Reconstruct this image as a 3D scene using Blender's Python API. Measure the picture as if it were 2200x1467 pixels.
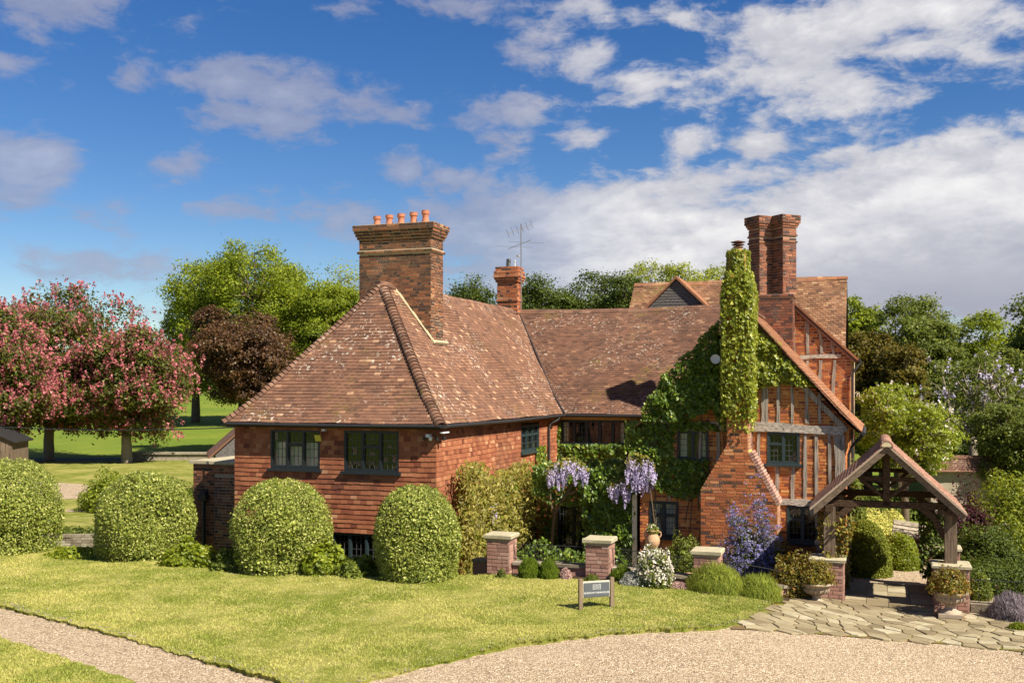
import bpy, math, random
import numpy as np
from mathutils import Vector, Matrix

for _o in list(bpy.data.objects):
    bpy.data.objects.remove(_o)
scene = bpy.context.scene
COL = scene.collection
R = math.radians

# ------------------------------------------------------------------ camera
EYE = 5.0                       # camera height, metres
FOC, HOR = 2240.0, 829.0        # focal length and horizon row, in 2200-px units
cam_data = bpy.data.cameras.new('camera')
cam_data.sensor_width = 36.0
cam_data.lens = 36.0 * FOC / 2200.0
cam_data.shift_y = (HOR - 733.5) / 2200.0
cam_data.clip_start = 0.1
cam_data.clip_end = 3000.0
cam = bpy.data.objects.new('camera', cam_data)
cam.location = (0, 0, EYE)
cam.rotation_euler = (R(90), 0, 0)
COL.objects.link(cam)
scene.camera = cam

# ------------------------------------------------------------------ sun and sky
SUN = Vector((0.532, -0.466, 0.707)).normalized()      # direction towards the sun
sun_data = bpy.data.lights.new('sun', 'SUN')
sun_data.energy = 5.0
sun_data.angle = R(0.53)
sun_data.color = (1.0, 0.92, 0.77)
sun = bpy.data.objects.new('sun', sun_data)
sun.rotation_euler = (-SUN).to_track_quat('-Z', 'Y').to_euler()
sun.location = (12, -12, 20)
COL.objects.link(sun)

scene.view_settings.view_transform = 'Standard'
scene.view_settings.look = 'None'
scene.view_settings.exposure = 1.10
scene.view_settings.gamma = 1.0
scene.cycles.use_denoising = True
scene.cycles.max_bounces = 6
scene.cycles.diffuse_bounces = 3
scene.cycles.glossy_bounces = 3
scene.cycles.transmission_bounces = 4
scene.cycles.transparent_max_bounces = 8
scene.cycles.caustics_reflective = False
scene.cycles.caustics_refractive = False
scene.cycles.sample_clamp_indirect = 6.0


class NT:
    """small helper round a node tree"""
    def __init__(self, tree):
        self.t = tree
        tree.nodes.clear()

    def n(self, kind, _o=0, _p=None, **ins):
        nd = self.t.nodes.new('ShaderNode' + kind)
        for k, v in (_p or {}).items():
            setattr(nd, k, v)
        for k, v in ins.items():
            key = int(k[1:]) if (k[0] == 'i' and k[1:].isdigit()) else k.replace('_', ' ')
            self.put(nd.inputs[key], v)
        return nd.outputs[_o]

    def put(self, sock, v):
        if isinstance(v, bpy.types.NodeSocket):
            self.t.links.new(v, sock)
        elif isinstance(v, (tuple, list)) and len(v) == 3 and sock.type == 'RGBA':
            sock.default_value = (*v, 1.0)
        else:
            sock.default_value = v

    def m(self, op, a, b=0.0, c=0.0, clamp=False):
        return self.n('Math', _p=dict(operation=op, use_clamp=clamp), i0=a, i1=b, i2=c)

    def mix(self, f, a, b, mode='MIX'):
        nd = self.t.nodes.new('ShaderNodeMix')
        nd.data_type = 'RGBA'
        nd.blend_type = mode
        nd.clamp_factor = True
        self.put(nd.inputs[0], f); self.put(nd.inputs[6], a); self.put(nd.inputs[7], b)
        return nd.outputs[2]

    def ramp(self, f, stops, interp='LINEAR'):
        nd = self.t.nodes.new('ShaderNodeValToRGB')
        self.t.links.new(f, nd.inputs[0])
        cr = nd.color_ramp
        cr.interpolation = interp
        while len(cr.elements) < len(stops):
            cr.elements.new(0.5)
        for e, (p, c) in zip(cr.elements, stops):
            e.position = p
            e.color = (*c, 1.0) if len(c) == 3 else c
        return nd.outputs[0]

    def sm(self, v, lo, hi):
        return self.n('MapRange', _p=dict(interpolation_type='SMOOTHSTEP'), Value=v, From_Min=lo, From_Max=hi, To_Min=0.0, To_Max=1.0)

    def noise(self, vec, scale, detail=3.0, rough=0.55, out=0):
        return self.n('TexNoise', _o=out, Vector=vec, Scale=scale, Detail=detail, Roughness=rough)

    def scale(self, vec, s):
        return self.n('VectorMath', _p=dict(operation='MULTIPLY'), i0=vec, i1=s)

    def pos(self):
        return self.n('NewGeometry')

    def attr(self, name='rnd'):
        return self.n('Attribute', _o=2, _p=dict(attribute_name=name))


world = bpy.data.worlds.new('World')
scene.world = world
world.use_nodes = True
W = NT(world.node_tree)
sky = world.node_tree.nodes.new('ShaderNodeTexSky')
sky.sky_type = 'NISHITA'
sky.sun_disc = False
sky.sun_elevation = math.asin(SUN.z)
sky.sun_rotation = math.atan2(SUN.x, SUN.y)
sky.altitude = 100
sky.air_density = 1.0
sky.dust_density = 0.0
sky.ozone_density = 3.0
dirv = W.n('TexCoord')                                  # view direction in the world
sep = world.node_tree.nodes.new('ShaderNodeSeparateXYZ')
W.t.links.new(dirv, sep.inputs[0])
az = W.m('MULTIPLY', W.m('ARCTAN2', sep.outputs[0], sep.outputs[1]), 57.2958)
el = W.m('MULTIPLY', W.m('ARCSINE', sep.outputs[2]), 57.2958)
ae = W.n('CombineXYZ', X=az, Y=el, Z=0.0)
nv = W.n('CombineXYZ', X=W.m('MULTIPLY', az, 0.085), Y=W.m('MULTIPLY', el, 0.17), Z=0.0)
n1 = W.noise(nv, 1.0, 9.0, 0.60)
n1b = W.noise(W.n('VectorMath', _p=dict(operation='ADD'), i0=nv, i1=(0.035, 0.11, 0.0)), 1.0, 5.0, 0.55)
nlow = W.noise(nv, 0.33, 3.0, 0.5)
# cloud masses: azimuth, elevation, half width, half height (degrees), weight, grey
CLOUDS = [
    (15.0, 17.2, 5.8, 2.2, .98), (17.6, 15.4, 4.6, 1.4, .95), (12.0, 17.0, 3.0, 1.4, .8), (7.4, 15.9, 2.8, 1.2, .85),
    (9.5, 15.0, 2.6, 1.0, .7), (22.8, 18.2, 5.4, 2.2, 1.0), (16.5, 20.6, 4.6, 1.0, .6), (27.0, 19.0, 4.4, 1.7, .85),
    (15.0, 8.0, 17.0, 3.6, 1.7), (23.0, 9.4, 10.0, 3.2, 1.6), (5.0, 9.0, 8.0, 2.5, 1.45), (-1.5, 8.2, 6.0, 2.0, 1.15),
    (21.0, 5.0, 14.0, 3.0, 1.6), (8.0, 5.6, 15.0, 2.8, 1.5), (-5.6, 11.7, 1.7, 1.5, 1.1), (-4.2, 11.2, 2.2, 1.2, .75),
    (3.8, 13.6, 1.9, .9, .9), (9.6, 12.8, 1.7, 1.2, .95), (13.2, 12.7, 1.6, 1.1, .95), (23.4, 12.6, 3.8, .9, .9),
    (-14.4, 15.8, 6.4, 1.0, .85), (-11.6, 15.4, 4.0, 1.1, .9), (-13.6, 13.9, 4.4, 1.0, .8), (-24.8, 11.4, 3.6, 1.3, .85),
    (-24.5, 18.4, 3.6, 2.0, .8), (-14.0, 9.2, 3.2, 1.0, .8), (-8.0, 8.8, 4.2, 1.6, .85), (-26.0, 15.6, 3.0, 1.0, .7),
    (-17.8, 11.0, 2.0, 1.0, .65), (0.0, 14.8, 3.4, 1.3, .8), (-.4, 13.0, 1.6, 1.2, .85), (4.6, 19.8, 2.8, 1.0, .85),
    (1.0, 18.6, 2.0, 1.8, .65), (9.0, 19.2, 2.6, .8, .6), (26.0, 15.6, 3.0, 1.2, .7), (-21.0, 6.2, 4.0, 1.0, .7),
    (-6.0, 14.6, 2.6, .9, .6), (-3.0, 20.0, 3.0, .8, .6), (-9.0, 19.6, 2.2, .7, .6), (4.0, 17.6, 2.2, .8, .6),
]
dens = None
for (a0, e0, ra, re, w) in CLOUDS:
    if e0 > 10.0: ra, re = ra * .86, re * .86
    d = W.n('VectorMath', _p=dict(operation='SUBTRACT'), i0=ae, i1=(a0, e0, 0.0))
    d = W.scale(d, (1 / ra, 1 / re, 0.0))
    d = W.n('VectorMath', _o=1, _p=dict(operation='LENGTH'), i0=d)
    d = W.m('MULTIPLY_ADD', d, -w * .62, w * .80)
    dens = d if dens is None else W.m('SMOOTH_MAX', dens, d, 0.15)
# scattered cloud everywhere else in the sky
away = W.sm(W.m('ABSOLUTE', az), 27.0, 36.0)
high = W.sm(el, 19.5, 25.0)
free = W.m('MULTIPLY_ADD', W.m('MAXIMUM', away, high), 0.36, 0.0)
dens = W.m('MAXIMUM', dens, W.m('ADD', W.m('MULTIPLY_ADD', nlow, 1.6, -1.02), free))
n2 = W.noise(W.n('VectorMath', _p=dict(operation='ADD'), i0=nv, i1=W.scale(W.n('CombineXYZ', X=n1, Y=n1b, Z=0.0), (.5, .5, 0.0))), 3.6, 7.0, 0.62)
dens = W.m('ADD', W.m('ADD', W.m('MAXIMUM', dens, -0.45), W.m('MULTIPLY_ADD', n1, 2.1, -1.14)), W.m('MULTIPLY_ADD', n2, 2.1, -1.02))
mask = W.sm(dens, -0.08, 0.46)
thick = W.sm(dens, 0.25, 1.05)
lit = W.m('MULTIPLY_ADD', W.m('SUBTRACT', n1, n1b), 2.6, 0.52, clamp=True)
lit = W.m('MULTIPLY', lit, W.m('MULTIPLY_ADD', thick, .7, .45), clamp=True)
greyband = W.m('MULTIPLY', W.sm(el, 8.6, 4.0), W.sm(az, 6.0, 22.0))
lit = W.m('MULTIPLY', lit, W.m('MULTIPLY_ADD', greyband, -.62, 1.0))
warm = W.sm(az, -4.0, 8.0)
cdark = W.mix(warm, (2.9, 3.0, 4.1), (4.3, 4.4, 5.2))
clite = W.mix(warm, (5.6, 5.5, 6.2), (9.4, 9.2, 9.0))
ccol = W.mix(lit, cdark, clite)
ccol = W.mix(W.m('MULTIPLY', greyband, .75), ccol, (3.6, 3.65, 4.5))
skyc = W.n('HueSaturation', Hue=0.512, Saturation=1.34, Value=0.97, Fac=1.0, Color=sky.outputs[0])
skyc = W.mix(W.m('MULTIPLY', mask, W.m('MULTIPLY_ADD', warm, .33, .64)), skyc, ccol)
bg = W.n('Background', Color=skyc, Strength=0.050)
wout = world.node_tree.nodes.new('ShaderNodeOutputWorld')
W.t.links.new(bg, wout.inputs[0])


# ------------------------------------------------------------------ helpers
def tag(o, label=None, cat=None, group=None, kind=None):
    if label: o['label'] = label
    if cat: o['category'] = cat
    if group: o['group'] = group
    if kind: o['kind'] = kind
    return o


def empty(name, loc=(0, 0, 0), rz=0.0, label=None, cat=None, group=None, parent=None):
    o = bpy.data.objects.new(name, None)
    o.empty_display_size = 0.2
    o.location = loc
    o.rotation_euler = (0, 0, rz)
    COL.objects.link(o)
    if parent: o.parent = parent
    return tag(o, label, cat, group)


def link(name, me, parent=None, kind=None):
    o = bpy.data.objects.new(name, me)
    COL.objects.link(o)
    if parent is not None: o.parent = parent
    if kind: o['kind'] = kind
    return o


def nrm(a):
    a = np.asarray(a, float)
    return a / np.maximum(np.linalg.norm(a, axis=-1, keepdims=True), 1e-9)


BOXQ = np.array([[4, 5, 6, 7], [0, 3, 2, 1], [0, 1, 5, 4], [1, 2, 6, 5], [2, 3, 7, 6], [3, 0, 4, 7]])


class MB:
    """collects faces, builds one mesh"""
    def __init__(self):
        self.v, self.q, self.t, self.rq, self.rt, self.n = [], [], [], [], [], 0

    def add(self, v, q=None, t=None, rnd=0.5):
        v = np.asarray(v, float).reshape(-1, 3)
        self.v.append(v)
        for f, lst, rl in ((q, self.q, self.rq), (t, self.t, self.rt)):
            if f is not None and len(f):
                f = np.asarray(f, int)
                lst.append(f + self.n)
                rl.append(np.broadcast_to(np.asarray(rnd, float), (len(f),)) if np.ndim(rnd) == 0 else np.asarray(rnd, float))
        self.n += len(v)
        return self

    def boxes(self, C, U, V, N, hu, hv, hn, rnd=0.5):
        """many boxes at once; C centres, U V N unit axes, half sizes"""
        C = np.asarray(C, float).reshape(-1, 3)
        k = len(C)
        if k == 0: return self
        U, V, N = [np.broadcast_to(np.asarray(a, float), (k, 3)) for a in (U, V, N)]
        hu, hv, hn = [np.broadcast_to(np.asarray(a, float), (k,))[:, None] for a in (hu, hv, hn)]
        sg = [(-1, -1, -1), (1, -1, -1), (1, 1, -1), (-1, 1, -1), (-1, -1, 1), (1, -1, 1), (1, 1, 1), (-1, 1, 1)]
        v = np.stack([C + U * hu * a + V * hv * b + N * hn * c for a, b, c in sg], 1)
        q = (BOXQ[None] + (np.arange(k) * 8)[:, None, None]).reshape(-1, 4)
        r = np.repeat(np.broadcast_to(np.asarray(rnd, float), (k,)), 6)
        return self.add(v, q, rnd=r)

    def box(self, x0, x1, y0, y1, z0, z1, rnd=0.5):
        return self.boxes([((x0 + x1) / 2, (y0 + y1) / 2, (z0 + z1) / 2)], (1, 0, 0), (0, 1, 0), (0, 0, 1),
                          abs(x1 - x0) / 2, abs(y1 - y0) / 2, abs(z1 - z0) / 2, rnd)

    def bar(self, p, q, w, h, up=(0, 0, 1), rnd=0.5):
        """square bar from p to q, w across, h along 'up'"""
        p, q = np.array(p, float), np.array(q, float)
        d = q - p; L = np.linalg.norm(d); d = d / L
        s = np.cross(d, up)
        if np.linalg.norm(s) < 1e-6: s = np.cross(d, (1, 0, 0))
        s = nrm(s); n = np.cross(s, d)
        return self.boxes([(p + q) / 2], d, s, n, L / 2, w / 2, h / 2, rnd)

    def tube(self, pts, rad, seg=8, rnd=0.5, caps=True):
        pts = np.asarray(pts, float); m = len(pts)
        rad = np.broadcast_to(np.asarray(rad, float), (m,))
        d = np.gradient(pts, axis=0); d = nrm(d)
        ref = np.array((0, 0, 1.0)) if abs(d[0][2]) < .9 else np.array((1.0, 0, 0))
        a = np.arange(seg) * 2 * np.pi / seg
        vs = []
        s = nrm(np.cross(d[0], ref))
        for i in range(m):
            s = nrm(s - d[i] * np.dot(s, d[i])); n = np.cross(d[i], s)
            vs.append(pts[i] + rad[i] * (np.cos(a)[:, None] * s + np.sin(a)[:, None] * n))
        v = np.concatenate(vs)
        q = []
        for i in range(m - 1):
            for j in range(seg):
                k = (j + 1) % seg
                q.append((i * seg + j, i * seg + k, (i + 1) * seg + k, (i + 1) * seg + j))
        t = None
        if caps:
            v = np.concatenate([v, pts[:1], pts[-1:]])
            c0, c1 = m * seg, m * seg + 1
            t = [(c0, (j + 1) % seg, j) for j in range(seg)] + [(c1, (m - 1) * seg + j, (m - 1) * seg + (j + 1) % seg) for j in range(seg)]
        return self.add(v, q, t, rnd)

    def lathe(self, prof, c=(0, 0, 0), seg=20, rnd=0.5):
        prof = np.asarray(prof, float); m = len(prof)
        a = np.arange(seg) * 2 * np.pi / seg
        v = np.stack([np.stack([prof[i, 0] * np.cos(a), prof[i, 0] * np.sin(a), np.full(seg, prof[i, 1])], 1) for i in range(m)]).reshape(-1, 3) + np.array(c)
        q = [(i * seg + j, i * seg + (j + 1) % seg, (i + 1) * seg + (j + 1) % seg, (i + 1) * seg + j) for i in range(m - 1) for j in range(seg)]
        return self.add(v, q, None, rnd)

    def prism(self, poly, O, U, V, N, t0, t1, rnd=0.5):
        """polygon (u,v) extruded along N from t0 to t1; counter-clockwise seen from +N"""
        from mathutils.geometry import tessellate_polygon
        O, U, V, N = [np.array(a, float) for a in (O, U, V, N)]
        p = np.array(poly, float); k = len(p)
        f = O + p[:, :1] * U + p[:, 1:2] * V
        v = np.concatenate([f + N * t1, f + N * t0])
        tr = tessellate_polygon([[Vector((a, b, 0)) for a, b in p]])
        def area(t): return (p[t[1]][0] - p[t[0]][0]) * (p[t[2]][1] - p[t[0]][1]) - (p[t[2]][0] - p[t[0]][0]) * (p[t[1]][1] - p[t[0]][1])
        tr = [t if area(t) > 0 else (t[0], t[2], t[1]) for t in tr]
        t = [tuple(x) for x in tr] + [(x[0] + k, x[2] + k, x[1] + k) for x in tr]
        q = [(i, i + k, (i + 1) % k + k, (i + 1) % k) for i in range(k)]
        return self.add(v, q, t, rnd)

    def mesh(self, name, mat, smooth=False):
        me = bpy.data.meshes.new(name)
        v = np.concatenate(self.v) if self.v else np.zeros((0, 3))
        q = np.concatenate(self.q) if self.q else np.zeros((0, 4), int)
        t = np.concatenate(self.t) if self.t else np.zeros((0, 3), int)
        me.vertices.add(len(v))
        me.vertices.foreach_set('co', v.ravel())
        nl = len(q) * 4 + len(t) * 3
        me.loops.add(nl)
        me.polygons.add(len(q) + len(t))
        me.loops.foreach_set('vertex_index', np.concatenate([q.ravel(), t.ravel()]).astype(np.int32))
        ls = np.concatenate([np.arange(len(q)) * 4, len(q) * 4 + np.arange(len(t)) * 3]).astype(np.int32)
        me.polygons.foreach_set('loop_start', ls)
        r = np.concatenate(self.rq + self.rt) if (self.rq or self.rt) else np.zeros(0)
        at = me.attributes.new('rnd', 'FLOAT', 'FACE')
        at.data.foreach_set('value', r.astype(np.float32))
        me.polygons.foreach_set('use_smooth', np.full(len(q) + len(t), bool(smooth)))
        me.update(calc_edges=True)
        me.validate()
        if mat is not None: me.materials.append(mat)
        return me

    def build(self, name, mat, parent=None, smooth=False, kind=None):
        return link(name, self.mesh(name, mat, smooth), parent, kind)


UNIT = {}
def unit_box(mat, k):
    """shared unit block, one of a few colour variants of a material"""
    key = (mat.name, k)
    if key not in UNIT:
        b = MB().boxes([(0, 0, 0)], (1, 0, 0), (0, 1, 0), (0, 0, 1), 1, 1, 1, rnd=(k + .5) / 14)
        UNIT[key] = b.mesh('piece_' + mat.name, mat)
    return UNIT[key]


def unit_objects(name, mat, parent, C, U, V, N, hu, hv, hn, rnd):
    for i in range(len(C)):
        o = link(name, unit_box(mat, int(min(.999, max(0, rnd[i])) * 14)), parent)
        M = Matrix.Identity(4)
        for c, (ax, s) in enumerate(((U[i], hu[i]), (V[i], hv[i]), (N[i], hn[i]))):
            for r_ in range(3): M[r_][c] = ax[r_] * s
        for r_ in range(3): M[r_][3] = C[i][r_]
        o.matrix_basis = M


class Pieces:
    """bricks / tiles laid on faces: the largest as single objects, the rest as one part"""
    def __init__(self):
        self.d = []

    def put(self, C, U, V, N, hu, hv, hn, rnd, full=True):
        self.d.append((C, U, V, N, hu, hv, hn, rnd, full))

    def finish(self, name, mat, parent, nobj, viewer, pick=None, rest='brickwork'):
        if not self.d: return
        C = np.array([x[0] for x in self.d]); U = np.array([x[1] for x in self.d]); V = np.array([x[2] for x in self.d]); N = np.array([x[3] for x in self.d])
        hu, hv, hn, rnd = [np.array([x[i] for x in self.d], float) for i in (4, 5, 6, 7)]
        full = np.array([x[8] for x in self.d])
        to = np.array(viewer) - C
        dist = np.linalg.norm(to, axis=1)
        face = np.clip((to * N).sum(1) / dist, 0, 1)
        score = face * hu * hv / dist ** 2
        score[~full] = -1
        if pick is not None: score = np.where(pick(C), score, -1)
        order = np.argsort(-score)[:nobj]
        order = order[score[order] > 0]
        sel = np.zeros(len(C), bool); sel[order] = True
        unit_objects(name, mat, parent, C[sel], U[sel], V[sel], N[sel], hu[sel], hv[sel], hn[sel], rnd[sel])
        if (~sel).any():
            b = MB().boxes(C[~sel], U[~sel], V[~sel], N[~sel], hu[~sel], hv[~sel], hn[~sel], rnd[~sel])
            b.build(rest, mat, parent, kind='stuff')


def minus(iv, holes):
    """intervals minus holes"""
    for h0, h1 in holes:
        out = []
        for a, b in iv:
            if h1 <= a or h0 >= b: out.append((a, b)); continue
            if h0 - a > .02: out.append((a, h0))
            if b - h1 > .02: out.append((h1, b))
        iv = out
    return iv

# ------------------------------------------------------------------ materials
def material(name, fn):
    m = bpy.data.materials.new(name)
    m.use_nodes = True
    t = NT(m.node_tree)
    sh, disp = fn(t)
    out = m.node_tree.nodes.new('ShaderNodeOutputMaterial')
    t.t.links.new(sh, out.inputs[0])
    return m


def bsdf(t, col, rough=0.85, spec=0.3, bump=None, bs=0.3, bd=0.01, metal=0.0):
    kw = dict(Base_Color=col, Roughness=rough, Metallic=metal)
    sh = t.n('BsdfPrincipled', **kw)
    nd = sh.node
    nd.inputs['Specular IOR Level'].default_value = spec
    if bump is not None:
        b = t.n('Bump', Strength=bs, Distance=bd, Height=bump)
        t.t.links.new(b, nd.inputs['Normal'])
    return sh


def simple(name, col, rough=0.7, spec=0.3, var=0.25, scale=6.0, metal=0.0, bs=0.2):
    def fn(t):
        p = t.pos()
        n = t.noise(p, scale, 5)
        c = t.mix(n, tuple(x * (1 - var) for x in col), tuple(min(1, x * (1 + var)) for x in col))
        return bsdf(t, c, rough, spec, t.noise(p, scale * 8, 3), bs, .01, metal), None
    return material(name, fn)


def tiles(name, stops, lichen=0.0, moss=0.0, soot=0.25, stain_scale=1.2, pale=(.62, .55, .46)):
    def fn(t):
        p = t.pos()
        c = t.ramp(t.attr(), stops)
        big = t.noise(p, stain_scale, 5, .6)
        c = t.mix(t.m('MULTIPLY', t.sm(big, .42, .72), soot), c, (.06, .038, .028))
        fine = t.noise(p, 26, 4, .65)
        c = t.mix(t.m('MULTIPLY_ADD', fine, .55, 0.0), c, t.mix(.5, c, (.045, .03, .02)))
        if moss:
            mm = t.m('MULTIPLY', t.sm(t.noise(p, .9, 4), .55, .68), t.sm(t.noise(p, 9, 4), .46, .60))
            c = t.mix(t.m('MULTIPLY', mm, moss), c, (.13, .10, .02))
        if lichen:
            ll = t.m('MULTIPLY', t.sm(t.noise(p, .75, 3), .47, .62), t.sm(t.noise(p, 11, 5, .7), .565, .63))
            c = t.mix(t.m('MULTIPLY', ll, lichen), c, pale)
        return bsdf(t, c, .88, .25, t.noise(p, 60, 4), .35, .008), None
    return material(name, fn)


M = {}
M['roof_tile'] = tiles('roof_tile', [(0, (.10, .05, .034)), (.3, (.155, .076, .048)), (.6, (.195, .095, .058)), (.85, (.25, .125, .074)), (.93, (.31, .165, .098)), (1, (.46, .28, .17))], lichen=.75, moss=.45)
M['roof_tile_back'] = tiles('roof_tile_back', [(0, (.085, .043, .03)), (.35, (.145, .07, .044)), (.8, (.205, .10, .06)), (1, (.27, .145, .085))], lichen=.5, moss=.8, soot=.45)
M['roof_tile_orange'] = tiles('roof_tile_orange', [(0, (.19, .075, .04)), (.4, (.29, .12, .06)), (.8, (.36, .165, .085)), (1, (.42, .22, .12))], lichen=.3, moss=.5, soot=.35)
M['roof_tile_old'] = tiles('roof_tile_old', [(0, (.12, .06, .035)), (.35, (.22, .105, .055)), (.75, (.32, .17, .09)), (1, (.42, .27, .15))], lichen=.4, moss=.9, soot=.5)
M['hip_tile'] = tiles('hip_tile', [(0, (.10, .05, .034)), (.5, (.165, .082, .052)), (1, (.24, .13, .085))], lichen=.5, moss=.4, soot=.4)
M['wall_tile'] = tiles('wall_tile', [(0, (.15, .042, .022)), (.35, (.27, .085, .040)), (.7, (.34, .125, .058)), (.92, (.41, .175, .085)), (1, (.47, .25, .14))], lichen=0, moss=0, soot=.42, stain_scale=.8)
M['gate_tile'] = tiles('gate_tile', [(0, (.20, .095, .065)), (.4, (.30, .15, .10)), (.8, (.38, .21, .145)), (1, (.48, .31, .22))], lichen=.35, moss=.5)


def brick(name, stops, soot=.3):
    def fn(t):
        p = t.pos()
        c = t.ramp(t.attr(), stops)
        big = t.noise(p, 1.1, 4, .6)
        c = t.mix(t.m('MULTIPLY', t.sm(big, .45, .75), soot), c, (.055, .035, .028))
        fine = t.noise(p, 38, 4, .65)
        c = t.mix(t.m('MULTIPLY', fine, .5), c, t.mix(.55, c, (.05, .028, .02)))
        lim = t.m('MULTIPLY', t.sm(t.noise(p, 1.7, 3), .55, .72), t.sm(fine, .42, .62))
        c = t.mix(t.m('MULTIPLY', lim, .35), c, (.42, .33, .26))
        return bsdf(t, c, .9, .2, t.noise(p, 70, 4), .4, .008), None
    return material(name, fn)


BR = [(0, (.07, .04, .036)), (.10, (.12, .055, .042)), (.16, (.27, .08, .038)), (.5, (.41, .125, .05)), (.8, (.51, .185, .075)), (1, (.58, .28, .13))]
M['brick'] = brick('brick', BR)
M['brick_gable'] = brick('brick_gable', [(0, (.17, .05, .04)), (.22, (.29, .08, .04)), (.5, (.47, .15, .05)), (.8, (.60, .23, .07)), (1, (.66, .33, .13))], soot=.12)
M['brick_stack'] = brick('brick_stack', [(0, (.06, .036, .034)), (.12, (.11, .052, .04)), (.5, (.25, .088, .05)), (.85, (.34, .14, .075)), (1, (.44, .25, .15))], soot=.5)
M['brick_soot'] = brick('brick_soot', [(0, (.06, .036, .03)), (.25, (.13, .06, .038)), (.6, (.25, .098, .048)), (.9, (.35, .15, .07)), (1, (.42, .22, .11))], soot=.55)
M['brick_pink'] = brick('brick_pink', [(0, (.25, .125, .10)), (.5, (.38, .20, .155)), (1, (.48, .30, .24))], soot=.1)
M['mortar'] = simple('mortar', (.50, .30, .105), .95, .1, .25, 5)
M['mortar_pale'] = simple('mortar_pale', (.50, .42, .27), .95, .1, .2, 6)
M['mortar_grey'] = simple('mortar_grey', (.34, .26, .20), .95, .1, .25, 5)
M['fillet'] = simple('fillet', (.44, .36, .23), .95, .1, .2, 7)
M['underlay'] = simple('underlay', (.045, .03, .022), .95, .1)
M['terracotta'] = simple('terracotta', (.40, .15, .085), .8, .3, .18, 9)
M['terracotta_pale'] = simple('terracotta_pale', (.44, .27, .15), .8, .3, .2, 9)
M['window_paint'] = simple('window_paint', (.012, .016, .020), .45, .4, .25, 12)
M['window_paint_green'] = simple('window_paint_green', (.022, .037, .040), .5, .4, .2, 12)
M['lead'] = simple('lead', (.055, .06, .068), .55, .5, .2, 20)
M['curtain'] = simple('curtain', (.82, .78, .68), .9, .1, .15, 14)
M['room'] = simple('room', (.04, .03, .024), .9, .1)
M['black_iron'] = simple('black_iron', (.018, .018, .02), .5, .4, .3, 20)
M['gutter'] = simple('gutter', (.022, .021, .022), .5, .4, .3, 8)
M['white_metal'] = simple('white_metal', (.62, .62, .62), .45, .4, .1, 20)
M['grey_metal'] = simple('grey_metal', (.20, .19, .18), .45, .5, .2, 20, .6)
M['rust'] = simple('rust', (.12, .055, .04), .8, .3, .3, 20)
M['yellow_tag'] = simple('yellow_tag', (.55, .48, .06), .5, .4, .1, 20)
M['cream_paint'] = simple('cream_paint', (.62, .55, .40), .7, .3, .15, 5)
M['soil'] = simple('soil', (.045, .03, .018), .95, .1, .4, 8)
M['render_wall'] = simple('render_wall', (.30, .25, .19), .95, .1, .2, 4)
M['asphalt'] = simple('asphalt', (.055, .055, .06), .9, .2, .2, 10)
M['stem'] = simple('stem', (.13, .095, .06), .9, .2, .3, 20)
M['bark'] = simple('bark', (.12, .09, .062), .95, .1, .45, 6, bs=.6)
M['bark_pale'] = simple('bark_pale', (.24, .20, .15), .95, .1, .4, 7, bs=.6)


def wood(name, col, axis, dark=.35, crack=.8):
    def fn(t):
        p = t.pos()
        s = [34.0, 34.0, 34.0]
        s[axis] = 2.4
        g = t.noise(t.scale(p, tuple(s)), 1.0, 4, .6)
        big = t.noise(p, 2.2, 4)
        c = t.mix(t.sm(g, .34, .66), tuple(x * dark for x in col), col)
        c = t.mix(t.m('MULTIPLY', big, .6), c, tuple(x * .62 for x in col))
        ck = t.sm(g, .40, .30)
        c = t.mix(t.m('MULTIPLY', ck, crack), c, (.018, .014, .011))
        return bsdf(t, c, .9, .15, g, .6, .01), None
    return material(name, fn)


M['oak_up'] = wood('oak_up', (.42, .36, .30), 2)
M['oak_across'] = wood('oak_across', (.56, .49, .41), 0)
M['oak_dark'] = wood('oak_dark', (.095, .058, .036), 0)
M['oak_warm'] = wood('oak_warm', (.20, .145, .10), 2)
M['barge'] = wood('barge', (.21, .155, .11), 0, .5, .5)
M['weatherboard'] = wood('weatherboard', (.155, .142, .135), 0, .45, .6)
M['sign_post'] = wood('sign_post', (.27, .195, .13), 2, .6, .4)


def glass_fn(t):
    fr = t.n('Fresnel', IOR=1.5)
    tr = t.n('BsdfTransparent', Color=(.92, .94, .92))
    gl = t.n('BsdfGlossy', Color=(.9, .9, .9), Roughness=.03)
    return t.n('MixShader', i0=t.m('MULTIPLY', fr, 0.75), i1=tr, i2=gl), None
M['glass'] = material('glass', glass_fn)


def leaf(name, stops, trans=.32, rough=.6, spec=.2, var=.3, vscale=.7, tcol=None, adj=True):
    """leaf faces: colour by the leaf's own number, slow drift between sprays, light through the blade"""
    if adj and stops[0][1][1] > stops[0][1][0]:
        stops = [(p_, (c_[0] * 1.5 + c_[1] * .24, c_[1] * 1.5, c_[2] * .9)) for p_, c_ in stops]
    def fn(t):
        p = t.pos()
        c = t.ramp(t.attr(), stops)
        n = t.noise(p, vscale, 3)
        c = t.mix(t.sm(n, .35, .65), t.mix(var, c, tuple(x * .45 for x in stops[0][1])), c)
        sh = bsdf(t, c, rough, spec)
        tc = t.mix(.55, c, tcol or tuple(min(1, x * 2.0) for x in stops[-1][1]))
        tl = t.n('BsdfTranslucent', Color=tc)
        return t.n('MixShader', i0=trans, i1=sh, i2=tl), None
    return material(name, fn)


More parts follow.
